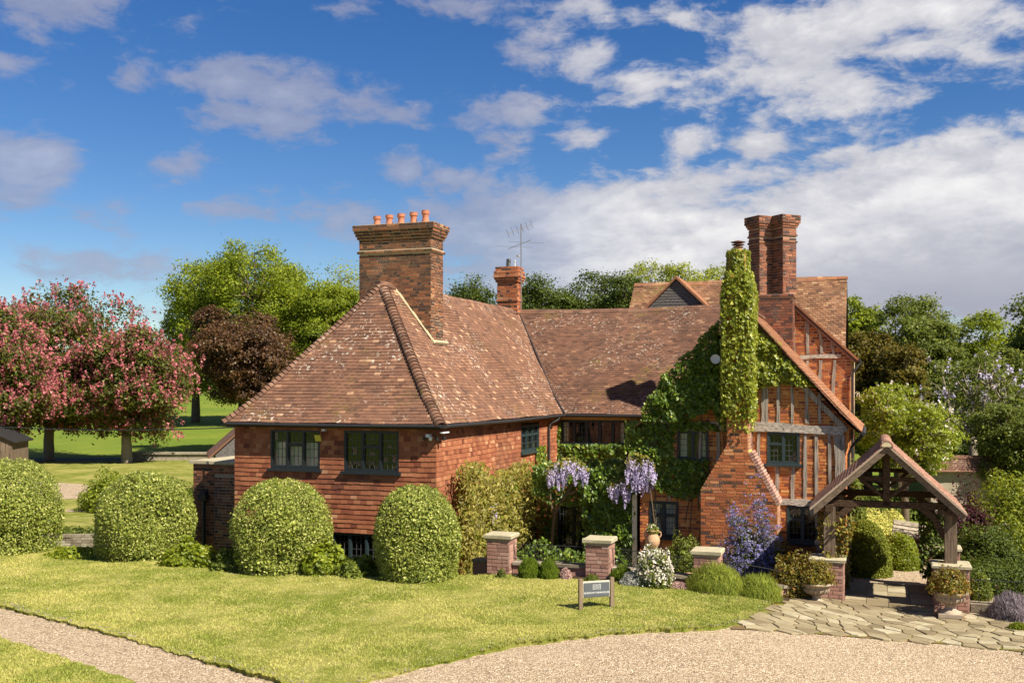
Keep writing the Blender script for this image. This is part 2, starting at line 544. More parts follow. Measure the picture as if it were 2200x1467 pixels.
M['leaf_topiary'] = leaf('leaf_topiary', [(0, (.05, .08, .010)), (.3, (.165, .205, .030)), (.7, (.33, .355, .075)), (1, (.58, .57, .21))], .25, .5, .25, .1, 2.0, adj=False)
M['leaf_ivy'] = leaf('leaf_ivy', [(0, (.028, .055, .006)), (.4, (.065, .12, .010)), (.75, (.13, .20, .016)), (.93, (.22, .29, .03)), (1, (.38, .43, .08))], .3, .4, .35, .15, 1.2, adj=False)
M['leaf_ivy_sunlit'] = leaf('leaf_ivy_sunlit', [(0, (.06, .09, .008)), (.4, (.155, .19, .014)), (.8, (.29, .315, .028)), (1, (.46, .46, .08))], .3, .42, .35, .15, 1.2, adj=False)  # lighter copy of the ivy leaf, sunlight put into its colour
M['leaf_wisteria'] = leaf('leaf_wisteria', [(0, (.075, .075, .012)), (.4, (.17, .155, .026)), (.75, (.30, .26, .045)), (1, (.46, .39, .11))], .32, .5, .35, .3, 2.0)
M['leaf_oak'] = leaf('leaf_oak', [(0, (.032, .062, .006)), (.5, (.085, .14, .011)), (1, (.18, .24, .024))], .32, .6, .25, .45, .3)
M['leaf_light'] = leaf('leaf_light', [(0, (.06, .095, .014)), (.5, (.12, .17, .026)), (1, (.22, .27, .06))], .35, .6, .25, .3, .3)
M['leaf_dark'] = leaf('leaf_dark', [(0, (.013, .028, .005)), (.5, (.030, .058, .009)), (1, (.068, .105, .016))], .2, .6, .25, .4, .3)
M['leaf_gold'] = leaf('leaf_gold', [(0, (.024, .027, .004)), (.5, (.058, .054, .006)), (1, (.12, .098, .014))], .2, .6, .25, .4, .4)
M['leaf_mid'] = leaf('leaf_mid', [(0, (.026, .048, .010)), (.5, (.06, .098, .018)), (1, (.13, .175, .04))], .28, .6, .3, .4, .35)
M['leaf_copper'] = leaf('leaf_copper', [(0, (.038, .017, .008)), (.5, (.092, .042, .016)), (.85, (.15, .072, .026)), (1, (.19, .125, .035))], .22, .5, .35, .35, .45)
M['leaf_chestnut'] = leaf('leaf_chestnut', [(0, (.016, .030, .006)), (.6, (.042, .065, .012)), (1, (.105, .125, .026))], .25, .55, .3, .35, .5)
M['petal_pink'] = leaf('petal_pink', [(0, (.26, .058, .075)), (.5, (.42, .12, .135)), (1, (.60, .27, .26))], .2, .8, .1, .2, .6)
M['petal_lilac'] = leaf('petal_lilac', [(0, (.40, .33, .58)), (.5, (.58, .50, .74)), (1, (.78, .70, .84))], .3, .8, .1, .1, 2)
M['petal_blue'] = leaf('petal_blue', [(0, (.085, .08, .20)), (.5, (.17, .155, .35)), (1, (.34, .31, .52))], .2, .8, .1, .1, 3)
M['petal_white'] = leaf('petal_white', [(0, (.50, .40, .34)), (.5, (.70, .63, .55)), (1, (.80, .78, .70))], .2, .8, .1, .05, 2)
M['petal_heather'] = leaf('petal_heather', [(0, (.36, .20, .18)), (1, (.62, .45, .40))], .2, .8, .1, .1, 2)
M['leaf_purple'] = leaf('leaf_purple', [(0, (.020, .006, .010)), (.6, (.055, .013, .020)), (1, (.11, .028, .035))], .2, .6, .2, .3, 1)
M['leaf_silver'] = leaf('leaf_silver', [(0, (.19, .19, .16)), (1, (.50, .50, .45))], .15, .8, .2, .2, 2)
M['leaf_lavender'] = leaf('leaf_lavender', [(0, (.050, .085, .018)), (.6, (.11, .165, .034)), (1, (.23, .29, .075))], .25, .7, .2, .25, 2)
M['leaf_rosemary'] = leaf('leaf_rosemary', [(0, (.028, .060, .008)), (.6, (.065, .125, .014)), (1, (.13, .20, .028))], .25, .7, .2, .25, 2)
M['leaf_fresh'] = leaf('leaf_fresh', [(0, (.038, .072, .008)), (.5, (.092, .145, .014)), (1, (.18, .235, .032))], .35, .5, .35, .25, 1.5)
M['leaf_yew'] = leaf('leaf_yew', [(0, (.035, .060, .008)), (.5, (.08, .12, .015)), (1, (.18, .21, .035))], .15, .6, .25, .25, 2)
M['leaf_pale'] = leaf('leaf_pale', [(0, (.14, .18, .05)), (.5, (.27, .31, .12)), (1, (.46, .47, .24))], .25, .6, .25, .15, 2)
M['leaf_rose'] = leaf('leaf_rose', [(0, (.030, .042, .008)), (.5, (.08, .095, .016)), (.85, (.15, .15, .026)), (1, (.26, .11, .035))], .25, .5, .35, .25, 2)
M['lavender_flower'] = leaf('lavender_flower', [(0, (.11, .085, .095)), (1, (.30, .25, .27))], .15, .8, .1, .1, 2)


def grass_fn(blade):
    def fn(t):
        p = t.pos()
        flat = t.scale(p, (1, 1, 0.0))
        big = t.noise(flat, .38, 5, .62)
        mid = t.noise(flat, 2.3, 4, .6)
        c = t.mix(t.sm(big, .40, .62), (.16, .185, .026), (.31, .29, .08))
        c = t.mix(t.m('MULTIPLY', t.sm(mid, .42, .68), .5), c, (.42, .36, .14))
        c = t.mix(t.m('MULTIPLY', t.sm(t.noise(flat, .9, 3), .52, .66), .55), c, (.135, .165, .016))
        if blade:
            c = t.mix(1.0, c, (1.55, 1.55, 1.5), 'MULTIPLY')
            c = t.mix(.55, c, t.mix(.5, c, t.ramp(t.attr(), [(0, (.17, .205, .028)), (.6, (.44, .44, .10)), (1, (.74, .67, .32))])))
            sh = bsdf(t, c, .6, .2)
            return t.n('MixShader', i0=.3, i1=sh, i2=t.n('BsdfTranslucent', Color=c)), None
        f = t.noise(flat, 55, 3, .7)
        c = t.mix(t.sm(f, .35, .7), t.mix(.45, c, (.07, .075, .010)), c)
        return bsdf(t, c, .9, .1, f, .7, .03), None
    return fn
M['grass'] = material('grass', grass_fn(False))
M['grass_blade'] = material('grass_blade', grass_fn(True))


def meadow_fn(t):
    p = t.scale(t.pos(), (1, 1, 0))
    c = t.mix(t.sm(t.noise(p, .12, 5), .38, .64), (.115, .165, .018), (.185, .215, .028))
    c = t.mix(t.sm(t.noise(p, 1.6, 4), .40, .70), c, (.13, .19, .02))
    f = t.noise(p, 14, 4, .7)
    return bsdf(t, t.mix(t.m('MULTIPLY', f, .4), c, (.03, .05, .008)), .9, .1, f, .6, .05), None
M['meadow'] = material('meadow', meadow_fn)


def gravel_fn(t):
    p = t.scale(t.pos(), (1, 1, 0))
    vc = t.n('TexVoronoi', _o=1, Vector=p, Scale=42.0)
    vd = t.n('TexVoronoi', _o=0, Vector=p, Scale=42.0)
    r = t.n('SeparateColor', Color=vc)
    c = t.ramp(r, [(0, (.13, .09, .06)), (.2, (.32, .23, .15)), (.6, (.45, .345, .225)), (.85, (.58, .46, .32)), (1, (.74, .64, .50))])
    c = t.mix(t.m('MULTIPLY', t.sm(vd, .42, .75), .7), c, (.16, .115, .075))
    big = t.noise(p, .5, 4)
    c = t.mix(t.m('MULTIPLY', t.sm(big, .4, .7), .3), c, (.40, .31, .215))
    trk = t.noise(t.scale(p, (.22, .9, 0.0)), 1.1, 4, .6)
    c = t.mix(t.m('MULTIPLY', t.sm(trk, .50, .68), .45), c, t.mix(.5, c, (.22, .165, .11)))
    h = t.m('SUBTRACT', 1.0, vd)
    return bsdf(t, c, .9, .15, h, .9, .02), None
M['gravel'] = material('gravel', gravel_fn)


def flag_fn(t):
    p = t.pos()
    c = t.ramp(t.attr(), [(0, (.155, .12, .07)), (.4, (.245, .20, .118)), (.8, (.315, .265, .165)), (1, (.39, .345, .235))])
    n = t.noise(p, 5, 6, .65)
    c = t.mix(t.sm(n, .35, .75), c, t.mix(.5, c, (.16, .12, .075)))
    c = t.mix(t.m('MULTIPLY', t.sm(t.noise(p, 19, 4), .58, .68), .5), c, (.12, .10, .06))
    return bsdf(t, c, .85, .2, t.noise(p, 16, 5), .4, .015), None
M['flag'] = material('flag', flag_fn)


def joint_fn(t):
    p = t.pos()
    c = t.mix(t.sm(t.noise(p, 3.0, 4), .45, .6), (.15, .10, .05), (.15, .15, .03))
    c = t.mix(t.sm(t.noise(p, 1.3, 3), .55, .66), c, (.30, .15, .04))
    return bsdf(t, c, .95, .1, t.noise(p, 40, 3), .6, .02), None
M['joint'] = material('joint', joint_fn)


def stone_fn(t):
    p = t.pos()
    c = t.ramp(t.attr(), [(0, (.17, .14, .10)), (.5, (.28, .24, .18)), (1, (.38, .33, .26))])
    n = t.noise(p, 8, 6, .65)
    c = t.mix(t.sm(n, .40, .7), c, t.mix(.6, c, (.08, .065, .045)))
    c = t.mix(t.m('MULTIPLY', t.sm(t.noise(p, 2.5, 4), .56, .7), .5), c, (.40, .37, .25))
    return bsdf(t, c, .92, .15, t.noise(p, 22, 5), .5, .02), None
M['stone'] = material('stone', stone_fn)
M['coping'] = simple('coping', (.37, .325, .22), .92, .15, .35, 7, bs=.4)
M['urn_stone'] = simple('urn_stone', (.34, .27, .20), .92, .15, .3, 10, bs=.4)
M['slate_sign'] = simple('slate_sign', (.085, .095, .105), .55, .3, .12, 10)
M['sign_print'] = simple('sign_print', (.60, .60, .57), .7, .2, .05, 10)
M['sign_rail'] = simple('sign_rail', (.48, .44, .36), .8, .2, .15, 10)

# ------------------------------------------------------------------ ground
def sst(a, b, x):
    t = np.clip((np.asarray(x, float) - a) / (b - a), 0, 1)
    return t * t * (3 - 2 * t)


def hl(x):                       # height of the front lawn
    return 1.1 - .55 * sst(1.5, 8.5, x)


def H(x, y):                     # height of the land
    x, y = np.asarray(x, float), np.asarray(y, float)
    z = .3 + .7 * sst(28.02, 28.12, y) * sst(-8.9, -9.4, x)
    z = z + .7 * sst(40, 60, y) * (1 - sst(-8.9, -9.4, x))
    hill = np.clip((y - 58) / 50, 0, 3) ** 1.3 * 1.7
    return z + hill + .25 * np.sin(x * .05 + y * .03) * np.clip((y - 50) / 40, 0, 1)


def gp(px, py, dz=0.0):
    """where the sight line of a photo point meets the front lawn"""
    x = 0.0
    for _ in range(30):
        y = (EYE - hl(x) - dz) * FOC / (py - HOR)
        x = (px - 1100) / FOC * y
    return x, y


def at(px, py, Y):
    return np.array(((px - 1100) / FOC * Y, Y, EYE + (HOR - py) / FOC * Y))


def strip(name, xs, front, back, zf, mat, ny=6, skirt=None, kind='structure'):
    xs = np.asarray(xs, float)
    f, b = front(xs), back(xs)
    t = np.linspace(0, 1, ny + 1)
    Y = f[:, None] + (b - f)[:, None] * t
    X = np.repeat(xs[:, None], ny + 1, 1)
    Z = zf(X, Y)
    v = np.stack([X, Y, Z], -1).reshape(-1, 3)
    n = ny + 1
    q = [(i * n + j, (i + 1) * n + j, (i + 1) * n + j + 1, i * n + j + 1) for i in range(len(xs) - 1) for j in range(ny)]
    mb = MB().add(v, q)
    if skirt is not None:
        for col in (0, ny):
            top = np.stack([X[:, col], Y[:, col], Z[:, col]], 1)
            bot = top.copy(); bot[:, 2] = skirt
            k = len(xs)
            qq = [(i, i + k, i + 1 + k, i + 1) if col == ny else (i, i + 1, i + 1 + k, i + k) for i in range(k - 1)]
            mb.add(np.concatenate([top, bot]), qq)
    o = mb.build(name, mat)
    if kind: o['kind'] = kind
    return o


gx = np.unique(np.concatenate([np.linspace(-900, -60, 30), np.linspace(-60, 60, 81), np.linspace(60, 900, 30), [-9.5, -9.3, -9.1, -8.9, -8.7]]))
gy = np.unique(np.concatenate([np.linspace(-120, 0, 6), np.linspace(0, 120, 81), np.linspace(120, 1600, 40), [28.0, 28.03, 28.06, 28.1, 28.14]]))
GX, GY = np.meshgrid(gx, gy, indexing='ij')
GZ = H(GX, GY)
ngy = len(gy)
gq = [(i * ngy + j, (i + 1) * ngy + j, (i + 1) * ngy + j + 1, i * ngy + j + 1) for i in range(len(gx) - 1) for j in range(ngy - 1)]
MB().add(np.stack([GX, GY, GZ], -1).reshape(-1, 3), gq).build('ground', M['meadow'], smooth=True)['kind'] = 'structure'

FE = np.array([gp(*p) for p in [(-900, 1120), (-420, 1205), (-200, 1252), (0, 1300), (120, 1329), (300, 1374), (450, 1419), (620, 1467), (690, 1482), (770, 1465), (900, 1430), (1100, 1385),
                                (1300, 1359), (1480, 1351), (1560, 1345), (1610, 1322), (1660, 1296)]])
BE = np.array([(-40, 36), (-11.9, 25.75), (-8.4, 24.75), (-4.9, 23.25), (-1.9, 22.1), (-1.2, 21.6), (-.75, 21.55), (-.2, 21.6), (1.74, 20.95), (3.2, 20.55), (4.2, 20.35), FE[-1]])
wob = lambda x: .03 * np.sin(x * 9.1) + .025 * np.sin(x * 23.7 + 1) + .015 * np.sin(x * 51)
lawn_front = lambda x: np.interp(x, FE[:, 0], FE[:, 1]) + wob(x)
lawn_back = lambda x: np.maximum(np.interp(x, BE[:, 0], BE[:, 1]), lawn_front(x) + .01)
lawn_z = lambda x, y: hl(x) + .015 * np.sin(x * 1.7 + y * .9) + .012 * np.sin(x * .7 - y * 1.9)
lx = np.arange(FE[0, 0], FE[-1, 0], .08)
strip('lawn', lx, lawn_front, lawn_back, lawn_z, M['grass'], 40, skirt=.2)
FL = np.array([gp(*p) for p in [(-300, 1305), (0, 1372), (150, 1415), (300, 1467), (420, 1515)]])
lower_back = lambda x: np.interp(x, FL[:, 0], FL[:, 1]) + wob(x + 4)
lx2 = np.arange(-14, FL[-1, 0], .08)
strip('lower_lawn', lx2, lambda x: np.full_like(x, 6.0), lower_back, lawn_z, M['grass'], 20, skirt=.6)
gravel_z = lambda x, y: hl(x) - .045
gback = lambda x: np.where(x < 5.2, np.interp(x, BE[:, 0], BE[:, 1]) - .25, np.interp(x, [5.2, 6.4, 6.6, 7.85, 7.95, 12, 40], [20.3, 20.9, 22.6, 23.7, 30, 30, 34]))
strip('gravel_drive', np.unique(np.concatenate([np.arange(-40, 40, .5), [5.2, 6.4, 6.6, 7.85, 7.95]])), lambda x: np.full_like(x, 1.5), gback, gravel_z, M['gravel'], 12, skirt=.1)

# far lawn, drive and path seen between the clipped shrubs
fz = lambda dz: (lambda x, y: H(x, y) + dz)
strip('far_lawn', np.arange(-60, -9.4, 1.0), lambda x: np.full_like(x, 28.35), lambda x: np.full_like(x, 57.0), fz(.01), M['grass'], 30)
strip('far_drive', np.linspace(-42, -15.0, 50), lambda x: np.interp(x, [-42, -21, -17.5, -16.2, -15], [38.5, 38.0, 36.5, 36.4, 37.2]), lambda x: np.interp(x, [-42, -19, -17, -15], [43.8, 43.2, 42.0, 37.3]), fz(.022), M['gravel'], 8)
strip('far_path', np.linspace(-42, -12, 30), lambda x: 33.0 + 0 * x, lambda x: 33.6 + 0 * x, fz(.022), M['gravel'], 2)
strip('far_road', np.linspace(-60, -20.5, 30), lambda x: 55.3 - .01 * x, lambda x: 57.6 + .02 * (x + 20), fz(.02), M['asphalt'], 3)

# grass blades standing on the lawns
rng = np.random.default_rng(5)
def blades(name, n, fx, ff, fb, seed, wpow=1.0):
    r = np.random.default_rng(seed)
    x = fx[0] + (fx[1] - fx[0]) * r.random(n)
    f, b = ff(x), fb(x)
    y = f + (b - f) * r.random(n)
    keep = (b - f > .03) & (r.random(n) < np.clip((15.5 / y) ** 1.2, .25, 1))
    edge = r.random(n) < .05
    y = np.where(edge, f - .03 + .08 * r.random(n), y)
    x, y = x[keep], y[keep]
    n = len(x)
    z = lawn_z(x, y)
    h = (.012 + .017 * r.random(n)) * (1 + .5 * np.sin(x * 2.1) * np.sin(y * 1.7))
    a = r.random(n) * 2 * np.pi
    w = .0045 + .005 * r.random(n)
    lean = r.normal(0, .55, (n, 2)) * h[:, None]
    p = np.stack([x, y, z], 1)
    d = np.stack([np.cos(a) * w, np.sin(a) * w, 0 * a], 1)
    v = np.stack([p - d, p + d, p + np.stack([lean[:, 0], lean[:, 1], h], 1)], 1).reshape(-1, 3)
    MB().add(v, None, np.arange(n * 3).reshape(-1, 3), rnd=r.random(n)).build(name, M['grass_blade'], kind='stuff')
blades('grass', 390000, (-15, FE[-1, 0]), lawn_front, lawn_back, 1)
# daisies and stray stones
r_ = np.random.default_rng(8)
n_ = 900
xd = r_.uniform(-13, 5, n_); yd = lawn_front(xd) + (lawn_back(xd) - lawn_front(xd)) * r_.random(n_)
kd = (np.sin(xd * 1.3 + yd) + np.sin(yd * 2.1 - xd) + r_.normal(0, .8, n_)) > .7
xd, yd = xd[kd], yd[kd]
ds = MB(); wd_ = .011
pd = np.stack([xd, yd, lawn_z(xd, yd) + .035], 1)
ds.add(np.stack([pd + (-wd_, 0, 0), pd + (0, -wd_, 0), pd + (wd_, 0, .004), pd + (0, wd_, .004)], 1).reshape(-1, 3), np.arange(len(pd) * 4).reshape(-1, 4), rnd=r_.random(len(pd)))
tag(ds.build('daisies', M['petal_white'], kind='stuff'), 'tiny white daisies scattered over the front lawn', 'daisies')
xs_ = r_.uniform(-12, 5, 700); ys_ = lawn_front(xs_) + np.abs(r_.normal(0, .10, 700))
pb_ = np.stack([xs_, ys_, lawn_z(xs_, ys_) + .012], 1); sz_ = r_.uniform(.006, .016, 700)
sb = MB().boxes(pb_, nrm(r_.normal(size=(700, 3))), (0, 1, 0), (0, 0, 1), sz_, sz_ * .8, sz_ * .6, r_.random(700))
tag(sb.build('gravel_stones', M['stone'], kind='stuff'), 'stray gravel stones spilt along the edge of the lawn', 'gravel')
tag(bpy.data.objects['grass'], 'short sunlit lawn grass in front of the brick farmhouse', 'grass')
blades('grass_verge', 60000, (-8, FL[-1, 0]), lambda x: np.maximum(10.5, lower_back(x) - 3.5), lower_back, 2)
tag(bpy.data.objects['grass_verge'], 'short lawn grass in the bottom corner below the gravel path', 'grass')

# crazy paving before the gate: every stone a piece of its own
PE = [gp(*p) for p in [(1560, 1347), (1600, 1326), (1665, 1292), (1700, 1280), (1800, 1284), (1960, 1300), (2090, 1314), (2150, 1318), (2330, 1352), (2420, 1420), (2200, 1396), (2060, 1380), (1900, 1369), (1700, 1352)]]
def clip_half(poly, px, py, nx, ny):
    out = []
    for i in range(len(poly)):
        a, b = poly[i], poly[(i + 1) % len(poly)]
        da = (a[0] - px) * nx + (a[1] - py) * ny
        db = (b[0] - px) * nx + (b[1] - py) * ny
        if da <= 0: out.append(a)
        if da * db < 0:
            t = da / (da - db)
            out.append((a[0] + (b[0] - a[0]) * t, a[1] + (b[1] - a[1]) * t))
    return out
def inside(x, y, poly):
    c = False
    for i in range(len(poly)):
        (x0, y0), (x1, y1) = poly[i], poly[i - 1]
        if (y0 > y) != (y1 > y) and x < (x1 - x0) * (y - y0) / (y1 - y0) + x0: c = not c
    return c
TH = .334
def rot(x, y): return (math.cos(TH) * x - math.sin(TH) * y, math.sin(TH) * x + math.cos(TH) * y)
def unrot(x, y): return (math.cos(TH) * x + math.sin(TH) * y, -math.sin(TH) * x + math.cos(TH) * y)
rs = random.Random(11)
pl = [rot(*p) for p in PE]
seeds = []
x0, x1 = min(p[0] for p in pl), max(p[0] for p in pl); y0, y1 = min(p[1] for p in pl), max(p[1] for p in pl)
row = 0
yy = y0
while yy < y1:
    xx = x0 + (row % 2) * .18
    while xx < x1:
        if rs.random() > .06: seeds.append((xx + rs.uniform(-.17, .17), yy + rs.uniform(-.10, .10)))
        xx += .37
    yy += .225; row += 1
# joint bed follows the slope of the drive
bed = strip('paving', np.linspace(min(p[0] for p in PE), max(p[0] for p in PE), 60),
            lambda x: np.array([min([y for y in np.linspace(14, 24, 220) if inside(a, y, PE)] or [20.0]) for a in x]),
            lambda x: np.array([max([y for y in np.linspace(14, 24, 220) if inside(a, y, PE)] or [20.01]) for a in x]),
            lambda x, y: hl(x) - .030, M['joint'], 4)
for (sx, sy) in seeds:
    poly = [(sx - .6, sy - .45), (sx + .6, sy - .45), (sx + .6, sy + .45), (sx - .6, sy + .45)]
    for (tx, ty) in seeds:
        if (tx, ty) == (sx, sy) or abs(tx - sx) > 1.1 or abs(ty - sy) > 1.1: continue
        mx, my = (sx + tx) / 2, (sy + ty) / 2
        poly = clip_half(poly, mx, my, tx - sx, ty - sy)
        if len(poly) < 3: break
    if len(poly) < 3: continue
    cx, cy = sum(p[0] for p in poly) / len(poly), sum(p[1] for p in poly) / len(poly)
    wx, wy = unrot(cx, cy)
    if not inside(wx, wy, PE): continue
    sh = []
    for p in poly:
        d = math.hypot(p[0] - cx, p[1] - cy)
        k = max(.3, 1 - rs.uniform(.010, .026) / max(d, .05))
        q = unrot(cx + (p[0] - cx) * k - wx * 0, cy + (p[1] - cy) * k)
        sh.append((q[0] - wx, q[1] - wy))
    n = len(sh)
    th = rs.uniform(.012, .026)
    tx, ty = rs.gauss(0, .012), rs.gauss(0, .012)
    z0 = hl(wx) - .030
    sl = float(hl(wx + .1) - hl(wx - .1)) / .2
    zt = lambda p, k: th + p[0] * (tx + sl) + p[1] * ty if k else -.03
    vs = [(p[0], p[1], zt(p, 0)) for p in sh] + [(p[0], p[1], zt(p, 1) - .006) for p in sh] + [(p[0] * .94, p[1] * .94, zt(p, 1)) for p in sh] + [(0, 0, th + .002)]
    q = [(r_ * n + i, r_ * n + (i + 1) % n, (r_ + 1) * n + (i + 1) % n, (r_ + 1) * n + i) for r_ in (0, 1) for i in range(n)]
    t = [(2 * n + i, 2 * n + (i + 1) % n, 3 * n) for i in range(n)]
    o = MB().add(vs, q, t, rnd=rs.random()).build('paving_stone', M['flag'], bed)
    o.location = (wx, wy, z0)

# ------------------------------------------------------------------ farmhouse (local frame: a along the front, b away, z up)
CX, CY = -1.566, 23.017
ca, sa = math.cos(TH), math.sin(TH)
CAML = np.array((9.025, -21.232, EYE))
def l2w(a, b, z=0.0): return np.array((CX + ca * a + sa * b, CY - sa * a + ca * b, z))
def w2l(x, y): return (ca * (x - CX) - sa * (y - CY), sa * (x - CX) + ca * (y - CY))
def onb(px, py, b):
    """point of the house plane b = const seen at a photo point"""
    dx, dz = (px - 1100) / FOC, (HOR - py) / FOC
    d = np.array((ca * dx - sa, sa * dx + ca, dz))
    t = (b - CAML[1]) / d[1]
    return CAML + d * t
def ona(px, py, a):
    dx, dz = (px - 1100) / FOC, (HOR - py) / FOC
    d = np.array((ca * dx - sa, sa * dx + ca, dz))
    t = (a - CAML[0]) / d[0]
    return CAML + d * t

house = empty('farmhouse', (CX, CY, 0), -TH, 'large old red brick and tile farmhouse with tall chimneys and a timbered gable', 'house')
EA, EB, EC = np.eye(3)
rb = random.Random(3)


def brick_face(P, O, U, N, x0, x1, z0, z1, holes=(), interval=None, ch=.075, proud=.0045, bl=.222, mean=.5, minw=.05):
    O, U, N = np.array(O, float), np.array(U, float), np.array(N, float)
    k = 0
    z = z0
    while z + ch <= z1 + .01:
        zc = z + ch / 2
        iv = [(x0, x1)] if interval is None else [interval(zc)]
        iv = [i for i in iv if i[1] - i[0] > .06]
        iv = minus(iv, [(h[0], h[1]) for h in holes if h[2] - .02 < zc < h[3] + .02])
        for a, b in iv:
            x = a
            j = k
            first = True
            while x < b - .01:
                w = bl if (j % 3) != 2 else bl * .5
                w *= rb.uniform(.94, 1.06)
                if first and k % 2: w *= .5
                first = False
                e = min(b, x + w)
                if b - e < .055: e = b
                wd = e - x
                if wd > minw * .5:
                    t = max(-.003, rb.gauss(0, .0022))
                    c = O + U * (x + wd / 2) + EC * (zc + rb.gauss(0, .0015)) + N * (proud - .03 + t)
                    r = min(.999, max(0, rb.gauss(mean, .22)))
                    if wd < bl * .6 and rb.random() < .28: r = rb.uniform(0, .14)
                    if rb.random() < .04: r = rb.uniform(0, .1)
                    an = rb.gauss(0, .012)
                    U2 = U * math.cos(an) + EC * math.sin(an)
                    P.put(c, U2, np.cross(N, U2), N, (wd - .016) / 2, (ch - .018 + rb.gauss(0, .0012)) / 2, .03, r, True)
                x = e
                j += 1
        z += ch
        k += 1


def slab(mb, O, U, N, x0, x1, z0, z1, holes=(), t0=-.22, t1=-.004, poly=None):
    """a wall sheet with rectangular openings"""
    xs = sorted({x0, x1, *[min(max(h[i], x0), x1) for h in holes for i in (0, 1)]})
    zs = sorted({z0, z1, *[min(max(h[i], z0), z1) for h in holes for i in (2, 3)]})
    O, U, N = np.array(O, float), np.array(U, float), np.array(N, float)
    for i in range(len(xs) - 1):
        for j in range(len(zs) - 1):
            xc, zc = (xs[i] + xs[i + 1]) / 2, (zs[j] + zs[j + 1]) / 2
            if any(h[0] < xc < h[1] and h[2] < zc < h[3] for h in holes): continue
            mb.boxes([O + U * xc + EC * zc + N * (t0 + t1) / 2], U, np.cross(N, U), N, (xs[i + 1] - xs[i]) / 2, (zs[j + 1] - zs[j]) / 2, (t1 - t0) / 2)


def wall_tiles(P, O, U, N, x0, x1, z0, z1, holes=(), g=.112, w=.168):
    O, U, N = np.array(O, float), np.array(U, float), np.array(N, float)
    z, k = z0, 0
    while z < z1:
        iv = minus([(x0, x1)], [(h[0], h[1]) for h in holes if h[2] - .05 < z + g / 2 < h[3] + .02])
        sag = .008 * math.sin(k * 1.3)
        for a, b in iv:
            x = a - (w / 2 if k % 2 else 0) + (int((a - x0) / w)) * 0
            x = x0 - (w / 2 if k % 2 else 0) + math.floor((a - x0 + (w / 2 if k % 2 else 0)) / w) * w
            while x < b - .01:
                p, q = max(a, x), min(b, x + w)
                if q - p > .02:
                    tilt = .115 + rb.gauss(0, .014)
                    V = EC * math.cos(tilt) - N * math.sin(tilt)
                    zz = z + .006 * math.sin((p + k * .3) * 1.7) + rb.gauss(0, .003) + sag
                    hv = .07
                    c = O + U * (p + q) / 2 + EC * zz + V * hv + N * .022
                    an = rb.gauss(0, .012)
                    U2 = nrm(U * math.cos(an) + V * math.sin(an))
                    V2 = nrm(np.cross(np.cross(U2, V), U2))
                    P.put(c, U2, V2, np.cross(U2, V2), (q - p - .004) / 2, hv, .007, min(.99, max(0, rb.gauss(.5, .23))), q - p > .12)
                x += w
        z += g
        k += 1


def profile(pts):
    pts = np.array(pts, float)
    s = np.concatenate([[0], np.cumsum(np.linalg.norm(np.diff(pts, axis=0), axis=1))])
    return pts, s


def roof_slope(P, O, U, IN, prof, uL, uR, g=.1, w=.168, sagf=None, first=0, tl=.165, seed=0, thick=.0085, rmean=.45):
    """plain tiles in courses on a roof slope. O eaves start, U along eaves, IN inwards"""
    O, U, IN = np.array(O, float), np.array(U, float), np.array(IN, float)
    pts, s = profile(prof)
    k = 0
    sv = 0.0
    rr = random.Random(seed)
    x00 = uL(0)
    while sv < s[-1] - .02:
        r = np.interp(sv, s, pts[:, 0]); z = np.interp(sv, s, pts[:, 1])
        r2 = np.interp(min(sv + .05, s[-1]), s, pts[:, 0]); z2 = np.interp(min(sv + .05, s[-1]), s, pts[:, 1])
        if r2 - r < 1e-6: r2, z2 = r + (r - np.interp(sv - .05, s, pts[:, 0])), z + (z - np.interp(sv - .05, s, pts[:, 1]))
        T = nrm(IN * (r2 - r) + EC * (z2 - z))
        N = np.cross(U, T)
        if N[2] < 0: N = -N
        a, b = uL(r), uR(r)
        off = (w / 2 if k % 2 else 0) + rr.uniform(-.01, .01)
        x = x00 + math.floor((a - x00 + off) / w) * w - off
        ctilt = .105 + rr.gauss(0, .012)
        while x < b:
            p, q = max(a, x), min(b, x + w)
            if q - p > .015:
                sag = (sagf(p, sv) if sagf else 0.0)
                tilt = ctilt + rr.gauss(0, .012)
                V = T * math.cos(tilt) - N * math.sin(tilt)
                an = rr.gauss(0, .013)
                U2 = nrm(U * math.cos(an) + V * math.sin(an))
                N2 = np.cross(U2, V)
                if N2[2] < 0: N2 = -N2
                c = O + U * (p + q) / 2 + IN * r + EC * z + V * (tl / 2 + rr.gauss(0, .003)) + N * (.022 + sag)
                rn = rr.gauss(rmean, .2)
                if rr.random() < .02: rn = rr.uniform(.94, .999)
                P.put(c, U2, V, N2, (q - p - .003) / 2, tl / 2, thick, min(.999, max(0, rn)), q - p > .12)
            x += w
        sv += g
        k += 1


def deck(mb, O, U, IN, prof, uL, uR, drop=.085):
    O, U, IN = np.array(O, float), np.array(U, float), np.array(IN, float)
    pts = np.array(prof, float)
    v, q = [], []
    rs_ = np.unique(np.concatenate([np.linspace(0, pts[-1, 0], 8), pts[:, 0]]))
    for i, r in enumerate(rs_):
        z = np.interp(r, pts[:, 0], pts[:, 1]) - drop
        v += [O + U * uL(r) + IN * r + EC * z, O + U * uR(r) + IN * r + EC * z]
        if i: q.append((2 * i - 2, 2 * i - 1, 2 * i + 1, 2 * i))
    mb.add(v, q)


